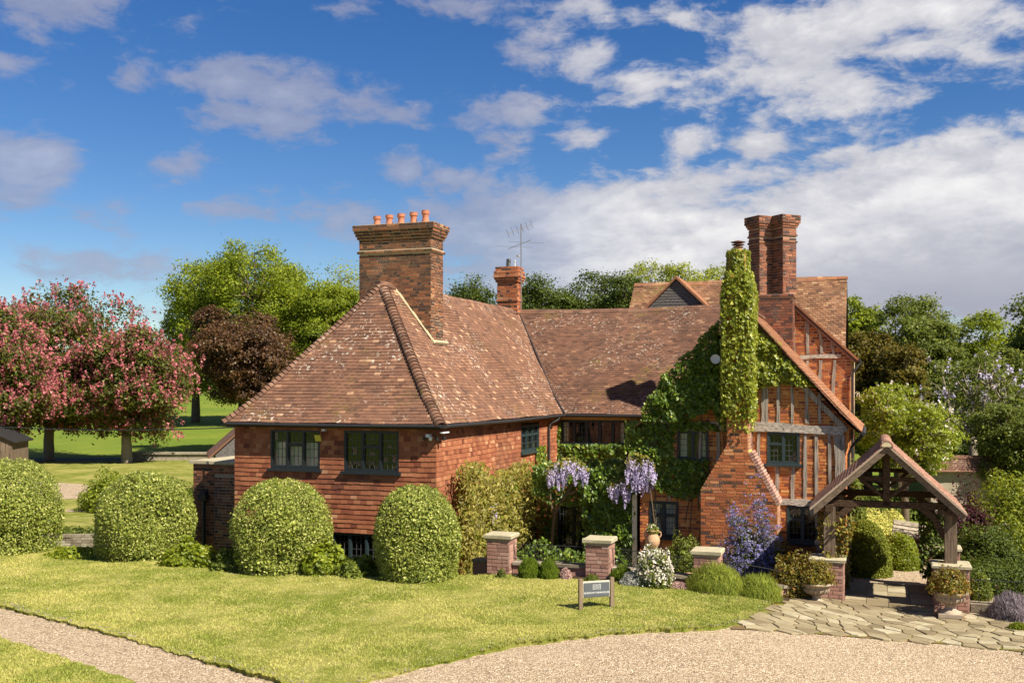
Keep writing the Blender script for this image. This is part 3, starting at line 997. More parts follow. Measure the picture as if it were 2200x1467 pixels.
def half_pipe(name, mat, r=.13, L=.3, th=.02, arc=80, flare=1.0, rnd=.5, seg=8):
    """half-round ridge or bonnet tile: axis +x, open below"""
    mb = MB()
    v = []
    for x, k in ((-L / 2, flare), (L / 2, 1.0)):
        for rad in (r, r - th):
            for i in range(seg + 1):
                a = R(-arc + 2 * arc * i / seg)
                v.append((x, math.sin(a) * rad * k, math.cos(a) * rad * k - r))
    n = seg + 1
    q = []
    for i in range(seg):
        q += [(i, i + 1, 2 * n + i + 1, 2 * n + i), (n + i, 3 * n + i, 3 * n + i + 1, n + i + 1), (i, n + i, n + i + 1, i + 1), (2 * n + i, 2 * n + i + 1, 3 * n + i + 1, 3 * n + i)]
    q += [(0, 2 * n, 3 * n, n), (seg, n + seg, 3 * n + seg, 2 * n + seg)]
    mb.add(v, q, rnd=rnd)
    return mb.mesh(name, mat)


def run_pipes(name, meshes, parent, p, q, step, lift=0.03, sagf=None, roll=0.0):
    p, q = np.array(p, float), np.array(q, float)
    L = np.linalg.norm(q - p); n = max(1, int(round(L / step)))
    d = (q - p) / L
    s = nrm(np.cross(EC, d)); up = np.cross(d, s)
    for i in range(n):
        c = p + (q - p) * (i + .5) / n + up * lift
        if sagf: c = c + EC * sagf((i + .5) / n)
        o = link(name, rb.choice(meshes), parent)
        Mx = Matrix.Identity(4)
        dd = nrm(d + np.array([rb.gauss(0, .02), rb.gauss(0, .02), rb.gauss(0, .012)]))
        if roll: dd = nrm(d * math.cos(roll) + up * math.sin(roll) + np.array([rb.gauss(0, .02), rb.gauss(0, .02), 0]))
        ss = nrm(np.cross(np.cross(dd, s), dd)); uu = np.cross(dd, ss)
        for c_, ax in enumerate((dd, ss, uu)):
            for r_ in range(3): Mx[r_][c_] = ax[r_]
        for r_ in range(3): Mx[r_][3] = c[r_]
        o.matrix_basis = Mx


def window(O, U, N, w, h, nl, cols, rows, mat, transoms=(), curtain=0.0, sill=True, mull=.055, label=None, parent=house, room=.9, side_curtain=False, join=False):
    """leaded casement window: frame > pane, lead, sill, curtain, room lining. O lower left corner on the wall face"""
    O, U, N = np.array(O, float), np.array(U, float), np.array(N, float)
    fr = .05
    mb = MB()
    P_ = lambda x, z, t: O + U * x + EC * z + N * t
    def barr(x0, x1, z0, z1, t0, t1):
        mb.boxes([P_((x0 + x1) / 2, (z0 + z1) / 2, (t0 + t1) / 2)], U, EC, N, (x1 - x0) / 2, (z1 - z0) / 2, (t1 - t0) / 2)
    barr(0, fr, 0, h, -.09, .018); barr(w - fr, w, 0, h, -.09, .018)
    barr(fr, w - fr, 0, fr, -.09, .015); barr(fr, w - fr, h - fr, h, -.09, .015)
    lw = (w - 2 * fr - (nl - 1) * mull) / nl
    lights = []
    for i in range(nl):
        x0 = fr + i * (lw + mull)
        if i: barr(x0 - mull, x0, fr, h - fr, -.085, .012)
        zz = [(fr, h - fr)]
        if i in transoms:
            tz = fr + (h - 2 * fr) * .60
            barr(x0, x0 + lw, tz, tz + .04, -.08, .009)
            zz = [(fr, tz), (tz + .04, h - fr)]
        for (za, zb) in zz:
            c = .018
            barr(x0, x0 + c, za, zb, -.06, -.004); barr(x0 + lw - c, x0 + lw, za, zb, -.06, -.004)
            barr(x0 + c, x0 + lw - c, za, za + c, -.06, -.005); barr(x0 + c, x0 + lw - c, zb - c, zb, -.06, -.005)
            lights.append((x0 + c, x0 + lw - c, za + c, zb - c))
    win = mb.build('window', mat, parent)
    if label: win['label'] = label
    lead = MB()
    pane_h = (h - 2 * fr) / rows
    bx = MB()
    for (xa, xb, za, zb) in lights:
        nr = max(1, int(round((zb - za) / pane_h)))
        dx, dz = (xb - xa) / cols, (zb - za) / nr
        for i in range(cols):
            for j in range(nr):
                t1, t2 = rb.gauss(0, .009), rb.gauss(0, .009)
                n2 = nrm(N + U * t1 + EC * t2)
                u2 = nrm(np.cross(EC, n2)) * (1 if np.dot(np.cross(EC, n2), U) > 0 else -1)
                v2 = np.cross(n2, u2)
                c = P_(xa + dx * (i + .5), za + dz * (j + .5), -.035)
                if join:
                    bx.boxes([c], u2, v2, n2, dx / 2 - .001, dz / 2 - .001, .0015)
                else:
                    unit_objects('pane', M['glass'], win, [c], [u2], [v2], [n2], [dx / 2 - .001], [dz / 2 - .001], [.0015], [.5])
        for i in range(1, cols):
            lead.boxes([P_(xa + dx * i, (za + zb) / 2, -.033)], U, EC, N, .0055, (zb - za) / 2, .006)
        for j in range(1, nr):
            lead.boxes([P_((xa + xb) / 2, za + dz * j, -.033)], U, EC, N, (xb - xa) / 2, .0055, .0055)
    if join: bx.build('pane', M['glass'], win)
    lead.build('lead_came', M['lead'], win)
    if sill:
        s = MB()
        s.boxes([P_(w / 2, -.03, .02)], U, EC, N, w / 2 + .06, .03, .075)
        s.build('sill', mat, win)
    # lining of the room behind
    v = [P_(-.3, -.25, -.10), P_(w + .3, -.25, -.10), P_(w + .3, h + .2, -.10), P_(-.3, h + .2, -.10)]
    v += [p - N * room for p in v]
    MB().add(v, [(4, 5, 6, 7), (0, 1, 5, 4), (1, 2, 6, 5), (2, 3, 7, 6), (3, 0, 4, 7)]).build('room_lining', M['room'], win)
    if curtain > 0 or side_curtain:
        cu = MB()
        spans = [(fr, w - fr)] if not side_curtain else [(fr, fr + .16), (w - fr - .16, w - fr)]
        top = h * curtain if curtain > 0 else h - fr
        for (c0, c1) in spans:
            n = max(8, int((c1 - c0) / .014)); xs = np.linspace(c0, c1, n)
            dep = -.15 + .022 * np.sin(xs * 68 + 1.2 * np.sin(xs * 9)) + .008 * np.sin(xs * 31)
            vv = [P_(x, z, d - (.01 if z > .1 else 0)) for z in (.02, top) for x, d in zip(xs, dep)]
            cu.add(vv, [(i, i + 1, n + i + 1, n + i) for i in range(n - 1)])
        cu.build('curtain', M['curtain'], win, smooth=True)
    return win


# ---- walls of the left wing
NA, NB = -EB, EA
HA = [(-4.46, -3.14, 3.06, 3.98), (-2.51, -1.12, 3.04, 3.98), (-2.84, -1.52, .72, 1.62)]
ZE = 4.134
low = MB()
slab(low, (0, .26, 0), EA, NA, -5.40, -.26, .1, 1.66, [HA[2]])
wall_front = low.build('lower_front_wall', M['mortar'], house)
P = Pieces(); brick_face(P, (0, .26, 0), EA, NA, -5.40, -.26, .3, 1.64, [HA[2]]); P.finish('brick', M['brick'], wall_front, 0, CAML)
up = MB()
slab(up, (0, .22, 0), EA, NA, -5.45, -.22, 1.64, 4.2, HA[:2])
wall_up = up.build('tile_hung_front_wall', M['underlay'], house)
PW = Pieces(); wall_tiles(PW, (0, .22, 0), EA, NA, -5.45, -.20, 1.62, 4.06, HA[:2])
PW.finish('wall_tile', M['wall_tile'], wall_up, 190, CAML, rest='tile_hanging', pick=lambda C: (C[:, 2] > 2.3))
HB = [(6.12, 7.77, 3.15, 3.9), (5.1, 6.3, .45, 1.45)]
sd = MB()
slab(sd, (-.22, 0, 0), EB, NB, .23, 9.8, 1.64, 4.2, HB[:1])
wall_side = sd.build('tile_hung_side_wall', M['underlay'], house)
PW = Pieces(); wall_tiles(PW, (-.22, 0, 0), EB, NB, .20, 9.8, 1.62, 4.06, HB[:1])
PW.finish('wall_tile', M['wall_tile'], wall_side, 110, CAML, rest='tile_hanging', pick=lambda C: C[:, 2] > 2.4)
sd = MB()
slab(sd, (-.26, 0, 0), EB, NB, .26, 9.8, .1, 1.66, HB[1:])
wl = sd.build('lower_side_wall', M['mortar'], house)
P = Pieces(); brick_face(P, (-.26, 0, 0), EB, NB, .26, 9.8, .3, 1.62, HB[1:]); P.finish('brick', M['brick'], wl, 0, CAML)
ob = MB(); ob.box(-5.45, -5.25, .23, 14, .1, 4.2); ob.box(-5.4, 4, 16.9, 17.1, .1, 4.2)
ob.build('far_wall', M['mortar'], house)

# windows of the left wing
window((-4.46, .22, 3.06), EA, NA, 1.32, .92, 3, 3, 4, M['window_paint'], (1,), curtain=.66, label='dark three light leaded window with white half curtains')
window((-2.51, .22, 3.04), EA, NA, 1.39, .94, 3, 3, 5, M['window_paint'], (1,), label='dark three light leaded window without curtains')
window((-2.84, .26, .72), EA, NA, 1.32, .9, 3, 3, 5, M['window_paint_green'], (), label='low leaded window between the clipped shrubs', sill=False)
window((-.22, 6.12, 3.15), EB, NB, 1.65, .75, 3, 2, 3, M['window_paint_green'], (0, 1, 2), label='small teal framed window in the sunlit tile hung wall')
window((-.26, 5.1, .45), EB, NB, 1.2, 1.0, 2, 3, 4, M['window_paint_green'], (), join=True)

# ---- roofs
PR1 = [(0, 0), (.55, .56), (2.8, 3.446)]
PR2 = [(0, 0), (.78, .56), (3.96, 3.446)]
HS = 3.96 / 2.8
sag1 = lambda u, s: .028 * math.sin(u * 1.1 + .6) * math.sin(s * .9) + .01 * math.sin(u * 2.7 + s * 1.9)
sag2 = lambda u, s: .045 * math.sin(u * .8 + 1) * math.sin(s * .75) + .012 * math.sin(u * 2.3 + s * 1.3)
dk = MB()
deck(dk, (-5.6, 0, ZE), EA, EB, PR1, lambda r: r, lambda r: 5.6 - r)
hip_roof = dk.build('hip_end_roof', M['underlay'], house)
P = Pieces()
roof_slope(P, (-5.6, 0, ZE), EA, EB, PR1, lambda r: r, lambda r: 5.6 - r, sagf=sag1, seed=1, rmean=.42)
P.finish('roof_tile', M['roof_tile'], hip_roof, 220, CAML, rest='tiling')
dk = MB()
deck(dk, (0, 0, ZE), EB, -EA, PR1, lambda r: r, lambda r: 9.575 + r * HS)
side_roof = dk.build('side_roof', M['underlay'], house)
P = Pieces()
roof_slope(P, (0, 0, ZE), EB, -EA, PR1, lambda r: r, lambda r: 9.575 + r * HS + .05, sagf=sag2, seed=2, rmean=.52)
P.finish('roof_tile', M['roof_tile'], side_roof, 80, CAML, rest='tiling')
dk = MB()
deck(dk, (0, 9.575, ZE), EA, EB, PR2, lambda r: -r / HS, lambda r: 6.2)
mid_roof = dk.build('middle_roof', M['underlay'], house)
P = Pieces()
roof_slope(P, (0, 9.575, ZE), EA, EB, PR2, lambda r: -r / HS - .05, lambda r: 5.6, sagf=sag2, seed=3, rmean=.38)
P.finish('roof_tile', M['roof_tile_back'], mid_roof, 0, CAML, rest='tiling')
dk = MB()
deck(dk, (-5.6, 14.5, ZE), -EB, EA, PR1, lambda r: 0, lambda r: 14.5 - r)
deck(dk, (6, 17.5, ZE), -EA, -EB, PR2, lambda r: 0, lambda r: 8.8)
dk.build('rear_roof', M['roof_tile_back'], house)

bon = [half_pipe('hip_tile', M['hip_tile'], r=.115, L=.20, th=.014, arc=68, flare=1.30, rnd=(i + .5) / 6) for i in range(6)]
rid = [half_pipe('ridge_tile', M['hip_tile'], r=.12, L=.33, th=.02, arc=85, rnd=(i + .5) / 6) for i in range(6)]
for sgn in (1, -1):
    c0 = np.array((0.0 if sgn > 0 else -5.6, 0, ZE)); k1 = np.array((-.55 * sgn + c0[0], .55, ZE + .56)); k2 = np.array((-2.8, 2.8, ZE + 3.446))
    run_pipes('hip_tile', bon, hip_roof, c0 + (k1 - c0) * .02, k1, .115, .055, roll=-.10)
    run_pipes('hip_tile', bon, hip_roof, k1, k2, .115, .055, roll=-.10)
run_pipes('ridge_tile', rid, side_roof, (-2.8, 2.75, ZE + 3.446), (-2.8, 13.5, ZE + 3.446), .33, .05, sagf=lambda t: -.09 * math.sin(math.pi * t))
run_pipes('ridge_tile', rid, mid_roof, (-2.75, 13.535, ZE + 3.446), (5.4, 13.535, ZE + 3.446), .33, .05, sagf=lambda t: -.05 * math.sin(math.pi * t))
# valley lead
vm = MB()
vp = [np.array((-r, 9.575 + r * HS, ZE + np.interp(r, [p[0] for p in PR1], [p[1] for p in PR1]) + .045)) for r in (-.05, .55, 1.2, 2.0, 2.75)]
vm.tube(vp, .028, 6)
vm.build('valley_gutter', M['gutter'], house)

# eaves: soffit boards, gutters
ev = MB()
ev.box(-5.55, -.05, .03, .22, ZE - .10, ZE - .03); ev.box(-.22, -.03, .22, 9.6, ZE - .10, ZE - .03); ev.box(-.03, 4.0, 9.6, 9.8, ZE - .10, ZE - .03)
ev.build('soffit', M['oak_dark'], house)
gt = MB()
gt.tube([(-5.62, -.05, ZE - .03), (-2.8, -.05, ZE - .045), (.03, -.05, ZE - .03)], .042, 8)
gt.tube([(.05, -.03, ZE - .03), (.05, 4.8, ZE - .05), (.05, 9.55, ZE - .03)], .042, 8)
gt.tube([(.0, 9.52, ZE - .03), (4.2, 9.52, ZE - .04)], .042, 8)
gt.build('gutter', M['gutter'], house)
dp = MB()
dp.tube([(.05, 9.0, ZE - .06), (.02, 8.9, ZE - .16), (-.12, 8.6, ZE - .25), (-.14, 8.55, ZE - .45), (-.14, 8.55, 1.4)], .035, 8)
dp.build('downpipe', M['gutter'], house)

# ---- middle wing wall, bay and porch
mw = MB()
HM = [(-.14, 1.92, 3.2, 3.95)]
slab(mw, (0, 9.8, 0), EA, NA, -.22, 6.0, .1, 4.2, HM)
mwo = mw.build('middle_wall', M['mortar'], house)
P = Pieces(); brick_face(P, (0, 9.8, 0), EA, NA, -.22, 3.8, 1.6, 4.05, HM); P.finish('brick', M['brick'], mwo, 0, CAML)
window((-.14, 9.8, 3.2), EA, NA, 2.06, .75, 5, 3, 4, M['window_paint'], (), label='long five light leaded window under the middle eaves', side_curtain=True, mull=.08)
by = MB()
HBY = [(.72, 1.62, .40, 1.72)]
slab(by, (0, 6.6, 0), EA, NA, .1, 3.4, .1, 2.55, HBY)
by.box(.1, .3, 6.62, 9.8, .1, 2.55); by.box(.05, 3.5, 6.5, 9.8, 2.50, 2.62)
byo = by.build('bay_wall', M['mortar'], house)
P = Pieces(); brick_face(P, (0, 6.6, 0), EA, NA, .1, 1.9, .3, 2.5, HBY); P.finish('brick', M['brick'], byo, 0, CAML)
window((.72, 6.6, .40), EA, NA, .9, 1.32, 2, 4, 6, M['window_paint'], (0, 1), label='tall dark leaded window in the shade of the wisteria', join=True)
po = MB()
po.box(2.10, 2.25, 4.55, 6.6, .1, 2.5); po.box(2.25, 3.25, 4.55, 4.7, .1, 2.5); po.box(2.10, 3.5, 4.5, 6.6, 2.42, 2.52); po.box(3.3, 3.6, 5.3, 9.8, .1, 3.9)
po.build('porch', M['oak_dark'], house)
cp = MB(); cp.box(3.33, 3.45, 4.32, 4.44, .28, 2.3); cp.box(3.30, 3.48, 4.29, 4.47, .28, .40)
cp.build('porch_post', M['cream_paint'], house)

# ---- right gable
GB = 4.2
verge = lambda z: (3.55, 8.42) if z < 4.0 else (3.55 + (z - 4.0) * .91, 8.62 - (z - 3.95) * .885)
HG = [(6.63, 7.37, 3.16, 3.91), (7.08, 7.80, 1.33, 2.18), (4.48, 5.24, 3.21, 3.91), (3.79, 4.51, 1.29, 2.17), (6.24, 6.50, 5.32, 5.92)]
gw = MB()
slab(gw, (0, GB, 0), EA, NA, 3.6, 8.38, .1, 4.0, HG[:4])
gw.prism([(3.6, 4.0), (8.38, 4.0), (8.38, 4.05), (6.1, 6.62), (3.6, 4.05)], (0, GB, 0), EA, EC, NA, -.2, -.004)
gw.box(8.18, 8.38, GB + .22, 9.8, .1, 4.0); gw.box(3.6, 3.8, GB + .22, 9.8, .1, 4.0)
gable = gw.build('gable_wall', M['mortar'], house)
P = Pieces()
brick_face(P, (0, GB, 0), EA, NA, 3.6, 8.38, .3, 6.6, HG, interval=verge, mean=.55)
P.finish('brick', M['brick_gable'], gable, 150, CAML, pick=lambda C: (C[:, 0] > 6.3))
P = Pieces()
brick_face(P, (8.38, GB, 0), EB, EA, .0, 5.4, .3, 4.0, mean=.5)
P.finish('brick', M['brick_gable'], gable, 0, CAML)


def timber(name, pts, w0, w1, mat, parent, t0=-.02, t1=.022, plane=GB, wave=.012):
    """a hand-hewn timber on a front wall along a polyline of (a, z)"""
    pts = np.array(pts, float)
    n = 7
    s = np.linspace(0, 1, n)
    cum = np.concatenate([[0], np.cumsum(np.linalg.norm(np.diff(pts, axis=0), axis=1))]); cum /= cum[-1]
    c = np.stack([np.interp(s, cum, pts[:, 0]), np.interp(s, cum, pts[:, 1])], 1)
    d = nrm(np.gradient(c, axis=0)); nn = np.stack([-d[:, 1], d[:, 0]], 1)
    w = np.linspace(w0, w1, n)
    L = c + nn * (w / 2 + np.array([rb.uniform(-wave, wave) for _ in s]))[:, None]
    Rr = c - nn * (w / 2 + np.array([rb.uniform(-wave, wave) for _ in s]))[:, None]
    v = []
    for t in (t1, t0):
        for q_ in (L, Rr):
            v += [(q_[i][0], plane - t - (rb.uniform(0, .006) if t == t1 else 0), q_[i][1]) for i in range(n)]
    q = []
    for i in range(n - 1):
        q += [(i, n + i, n + i + 1, i + 1), (i, i + 1, 2 * n + i + 1, 2 * n + i), (n + i, 3 * n + i, 3 * n + i + 1, n + i + 1)]
    q += [(0, 2 * n, 3 * n, n), (n - 1, 2 * n - 1, 4 * n - 1, 3 * n - 1)]
    return MB().add(v, q, rnd=rb.random()).build(name, mat, parent)

A_ = lambda px: 6.16 + (px - 1605) / 94.0
timber('beam', [(3.62, 4.02), (5.0, 4.03), (6.2, 4.03), (7.4, 3.99), (8.36, 3.94)], .23, .21, M['oak_across'], gable, t1=.05, wave=.02)
timber('beam', [(6.93, 2.27), (7.4, 2.26), (8.3, 2.24)], .15, .15, M['oak_across'], gable, t1=.045, wave=.016)
timber('post', [(8.27, .3), (8.28, 2.0), (8.29, 3.2), (8.26, 3.84)], .15, .24, M['oak_up'], gable, t1=.04)
for px, w in ((1620, .06), (1644, .16), (1674, .08), (1703, .075), (1734, .085), (1762, .07)):
    a = A_(px)
    top = min(5.6, 6.45 - abs(a - 6.1) * 1.13 + .25)
    timber('stud', [(a + rb.uniform(-.02, .02), top), (a, 4.9), (a + rb.uniform(-.015, .02), 4.12)], w * .85, w * .95, M['oak_up'], gable)
for px, w, z0, z1 in ((1613, .075, 3.1, 3.9), (1631, .065, 2.7, 3.9), (1671, .085, 2.34, 3.10), (1706, .09, 2.34, 3.10), (1732, .07, 2.34, 3.89), (1755, .075, 1.7, 3.88), (1782, .065, 1.7, 3.88), (1800, .05, .4, 2.1),
                      (1540, .08, 2.9, 3.9), (1470, .07, 2.2, 3.2), (1500, .06, 2.2, 3.9), (1430, .08, 2.2, 3.9)):
    a = A_(px)
    timber('stud', [(a + rb.uniform(-.02, .02), z0), (a + rb.uniform(-.015, .015), (z0 + z1) / 2), (a, z1)], w, w, M['oak_up'], gable)
timber('brace', [(A_(1728), 4.98), (A_(1752), 4.70), (A_(1790), 4.28), (8.42, 3.95)], .14, .12, M['oak_up'], gable, t1=.035)
window((6.63, GB, 3.16), EA, NA, .74, .75, 2, 3, 5, M['window_paint_green'], (0,), label='upper leaded window in the timbered gable')
window((7.08, GB, 1.33), EA, NA, .72, .85, 2, 3, 5, M['window_paint_green'], (0,), label='lower leaded window behind the gate roof')
window((4.48, GB, 3.21), EA, NA, .76, .70, 2, 3, 4, M['window_paint'], (), label='upper leaded window set among the ivy', side_curtain=True)
window((3.79, GB, 1.29), EA, NA, .72, .88, 2, 3, 5, M['window_paint'], (0, 1), label='lower leaded window with cream curtains', curtain=.92)
lv = MB()
for i in range(4): lv.box(6.25 + i * .08, 6.27 + i * .08, GB - .02, GB + .03, 5.32, 5.92)
lv.box(6.22, 6.52, GB - .03, GB + .03, 5.28, 5.33); lv.box(6.22, 6.52, GB - .03, GB + .03, 5.91, 5.96)
lv.box(6.24, 6.5, GB + .05, GB + .06, 5.3, 5.95)
lv.build('attic_vent', M['oak_dark'], gable)

PG = [(0, 0), (.4, .38), (2.65, 2.94)]
dk = MB()
deck(dk, (8.75, 4.02, 3.94), EB, -EA, PG, lambda r: 0, lambda r: 6.2)
deck(dk, (3.45, 10.2, 3.94), -EB, EA, PG, lambda r: 0, lambda r: 6.18)
gable_roof = dk.build('gable_roof', M['underlay'], house)
P = Pieces()
roof_slope(P, (8.75, 3.98, 3.94), EB, -EA, PG, lambda r: 0, lambda r: 5.05, seed=5, rmean=.55)
roof_slope(P, (3.45, 10.2, 3.94), -EB, EA, PG, lambda r: 0, lambda r: 6.22, seed=6, rmean=.5)
P.finish('roof_tile', M['roof_tile_orange'], gable_roof, 0, CAML, rest='tiling')
run_pipes('ridge_tile', rid, gable_roof, (6.1, 4.0, 6.90), (6.1, 9.2, 6.90), .33, .04)
vg = MB()
vg.prism([(8.78, 3.86), (8.78, 3.93), (6.1, 6.86), (6.1, 6.74)], (0, 4.06, 0), EA, EC, NA, -.1, .03)
vg.build('barge_board', M['oak_dark'], house)

# ---- chimney breast on the gable
BF = 3.5
def breast(z):
    l = np.interp(z, [.2, 2.55, 3.62, 9], [5.16, 5.16, 5.77, 5.77])
    r = np.interp(z, [.2, 2.25, 3.50, 9], [6.93, 6.93, 6.26, 6.26])
    return l, r
br = MB()
outl = [(5.16, .1), (6.93, .1), (6.93, 2.25), (6.26, 3.5), (6.26, 7.45), (6.17, 7.6), (5.86, 7.6), (5.77, 7.45), (5.77, 3.62), (5.16, 2.55)]
br.prism(outl, (0, BF, 0), EA, EC, NA, -.75, -.004)
br.box(5.80, 6.19, BF + .12, BF + .55, 7.55, 8.12)
stack = br.build('chimney_breast', M['mortar'], house)
P = Pieces()
brick_face(P, (0, BF, 0), EA, NA, 5, 7, .3, 7.4, interval=breast, mean=.5)
P.finish('brick', M['brick'], stack, 150, CAML, pick=lambda C: C[:, 2] < 4.3)
P = Pieces()
brick_face(P, (6.93, BF, 0), EB, EA, 0, .72, .3, 2.25)
brick_face(P, (6.26, BF, 0), EB, EA, 0, .72, 3.5, 7.4)
# tumbled-in bricks down the shoulder
sd_ = nrm(np.array((6.26 - 6.93, 0, 3.5 - 2.25)))
nn_ = np.array((sd_[2], 0, -sd_[0]))
L_ = math.hypot(.67, 1.25)
for i in range(int(L_ / .072)):
    c = np.array((6.93, BF + .34, 2.25)) + sd_ * (i + .5) * .072 + nn_ * (.02 + (.012 if i % 2 else 0))
    P.put(c, EB, sd_, nn_, .35, .028, .05, rb.uniform(.55, .99), True)
P.finish('brick', M['brick_pink'], stack, 0, CAML)
pt = MB(); pt.lathe([(.12, 8.1), (.13, 8.15), (.10, 8.17), (.10, 8.26), (.11, 8.27)], (5.99, BF + .33, 0), 14)
pt.build('chimney_pot', M['terracotta_pale'], stack)
cw = MB()
for zz, r_ in ((8.27, .13), (8.33, .15), (8.39, .17)): cw.lathe([(.02, zz + .035), (r_, zz), (r_, zz + .012), (.02, zz + .05)], (5.99, BF + .33, 0), 14)
for i in range(4): cw.tube([(5.99 + .09 * math.cos(i * 1.57), BF + .33 + .09 * math.sin(i * 1.57), 8.25), (5.99 + .09 * math.cos(i * 1.57), BF + .33 + .09 * math.sin(i * 1.57), 8.4)], .008, 5)
cw.build('cowl', M['rust'], stack)


# ---- chimneys
def chimney(name, foot, z0, z1, bands, bmat, mmat, label=None, mean=.4, ch=.075):
    """brick stack: footprint polygon (counter-clockwise), bands (z0, z1, out)"""
    foot = [np.array((*p, 0.0)) for p in foot]
    ctr = sum(foot) / len(foot)
    def ring(out):
        res = []
        n = len(foot)
        for i in range(n):
            e0 = nrm(foot[i] - foot[i - 1]); e1 = nrm(foot[(i + 1) % n] - foot[i])
            n0, n1 = np.array((e0[1], -e0[0], 0)), np.array((e1[1], -e1[0], 0))
            m_ = nrm(n0 + n1)
            res.append(foot[i] + m_ * out / max(.3, np.dot(m_, n0)))
        return res
    mb = MB()
    P = Pieces()
    levels = sorted(bands)
    segs = []
    z = z0
    for (a, b, out) in levels:
        if a > z: segs.append((z, a, 0.0))
        segs.append((a, b, out)); z = b
    if z < z1: segs.append((z, z1, 0.0))
    for (a, b, out) in segs:
        rg = ring(out)
        k = len(rg)
        mb.prism([(p[0], p[1]) for p in ring(out - .007)], (0, 0, 0), EA, EB, EC, a, b - .001)
        for i in range(k):
            p, q = rg[i], rg[(i + 1) % k]
            e = nrm(q - p); nn = np.array((e[1], -e[0], 0))
            brick_face(P, p, e, nn, -.004, np.linalg.norm(q - p) + .004, a, b, ch=min(ch, (b - a)) if b - a < ch * 1.5 else ch, mean=mean)
    o = mb.build(name, mmat, house)
    if label: o['label'] = label
    P.finish('brick', bmat, o, 0, CAML)
    return o


rect = lambda a0, a1, b0, b1: [(a0, b0), (a1, b0), (a1, b1), (a0, b1)]
c1 = chimney('chimney', rect(-3.78, -1.73, 3.4, 4.2), 5.2, 9.205,
             [(8.46, 8.53, .045), (8.83, 8.905, .04), (8.905, 8.98, .075), (8.98, 9.055, .10), (9.055, 9.205, .13)], M['brick_soot'], M['mortar_pale'], 'broad brick chimney with five terracotta pots', mean=.45)
bandm = MB()
for (za, out) in ((8.531, .035), (9.206, .03)):
    bandm.prism([(-3.78 - out, 3.4 - out), (-1.73 + out, 3.4 - out), (-1.73 + out, 4.2 + out), (-3.78 - out, 4.2 + out)], (0, 0, 0), EA, EB, EC, za, za + .016)
bandm.build('mortar_weathering', M['mortar_pale'], c1)
for i, a in enumerate(np.linspace(-3.42, -2.02, 5)):
    pb = MB()
    h_ = [.29, .31, .32, .34, .37][i]
    pb.lathe([(.105, 9.19), (.108, 9.22), (.078, 9.21 + h_ * .45), (.082, 9.2 + h_ * .68), (.102, 9.2 + h_ * .74), (.108, 9.2 + h_ * .84), (.098, 9.2 + h_ * .88), (.104, 9.2 + h_), (.07, 9.2 + h_), (.065, 9.2)], (a, 3.72 + .02 * (i % 2), 0), 18)
    pb.build('chimney_pot', M['terracotta'], c1, smooth=False)
fl = MB()
for i in range(9):
    t0, t1 = i / 9, (i + 1) / 9
    p0 = np.array((-1.60 - 1.15 * t0, 3.36, 0)); p1 = np.array((-1.60 - 1.15 * t1, 3.36, 0))
    z = lambda p: ZE + np.interp(-p[0], [x[0] for x in PR1], [x[1] for x in PR1]) + .05
    fl.tube([p0 + EC * z(p0), p1 + EC * z(p1)], .034 + .008 * math.sin(i * 2.1), 6)
fl.tube([(-1.66, 3.3, ZE + 2.00), (-1.64, 3.8, ZE + 2.00), (-1.66, 4.3, ZE + 2.00)], .055, 6)
fl.build('mortar_fillet', M['fillet'], c1)

c3 = chimney('chimney', rect(-3.42, -2.70, 13.05, 13.6), 6.9, 9.15, [(7.95, 8.03, .03), (8.62, 8.70, .05), (8.70, 8.78, .08), (8.78, 8.86, .11), (8.86, 9.01, .09), (9.01, 9.16, .05)], M['brick'], M['mortar_grey'], 'weathered brick chimney carrying the aerial', mean=.5)
fm = MB(); fm.tube([(-3.1, 13.3, 9.1), (-3.08, 13.3, 9.45)], .08, 10); fm.build('flue', M['grey_metal'], c3)
fm = MB(); fm.tube([(-2.85, 13.3, 9.1), (-2.85, 13.3, 9.42)], .02, 6); fm.build('flue', M['white_metal'], c3)
fm = MB()
fm.tube([(-2.52, 13.0, 7.6), (-2.52, 13.0, 10.62)], .018, 6)
fm.bar((-2.9, 12.7, 10.25), (-2.2, 13.2, 10.6), .02, .02); fm.bar((-2.95, 12.9, 9.75), (-2.2, 13.1, 10.05), .02, .02)
for i in range(6):
    p = np.array((-2.9, 12.7, 10.25)) + np.array((.7, .5, .35)) * i / 5
    fm.bar(p + (0, -.16, .12), p + (0, .16, -.12), .009, .009)
for i in range(2):
    p = np.array((-2.8, 12.95, 9.82)) + np.array((.4, .1, .15)) * i
    fm.bar(p + (-.6, 0, .05), p + (.7, 0, -.05), .007, .007)
fm.build('aerial', M['grey_metal'], c3)
fm = MB(); fm.lathe([(.0, 0), (.05, .02), (.07, .06), (.06, .06), (.0, .03)], (-2.6, 12.93, 9.45), 12); fm.build('aerial_dish', M['white_metal'], c3)

# twin diagonal shafts on a brick base
c2 = chimney('chimney', rect(5.86, 6.93, 8.2, 9.2), 5.0, 7.52, [(7.44, 7.52, .03)], M['brick_stack'], M['mortar_grey'], 'tall brick chimney with twin diagonal shafts', mean=.35)
for ac in (6.03, 6.66):
    d_ = .335
    shaft = chimney('chimney_shaft', [(ac, 8.68 - d_), (ac + d_, 8.68), (ac, 8.68 + d_), (ac - d_, 8.68)], 7.52, 9.725,
                    [(8.96, 9.02, .025), (9.14, 9.20, .025), (9.38, 9.44, .03), (9.44, 9.50, .055), (9.50, 9.725, .085)], M['brick_stack'], M['mortar_grey'], mean=.42)
    shaft.parent = c2
pm = MB(); pm.tube([(5.80, 7.9, 6.3), (5.80, 7.9, 7.62)], .03, 8); pm.lathe([(.0, 7.74), (.05, 7.70), (.05, 7.62), (.0, 7.62)], (5.80, 7.9, 0), 10)
pm.build('vent_pipe', M['white_metal'], house)

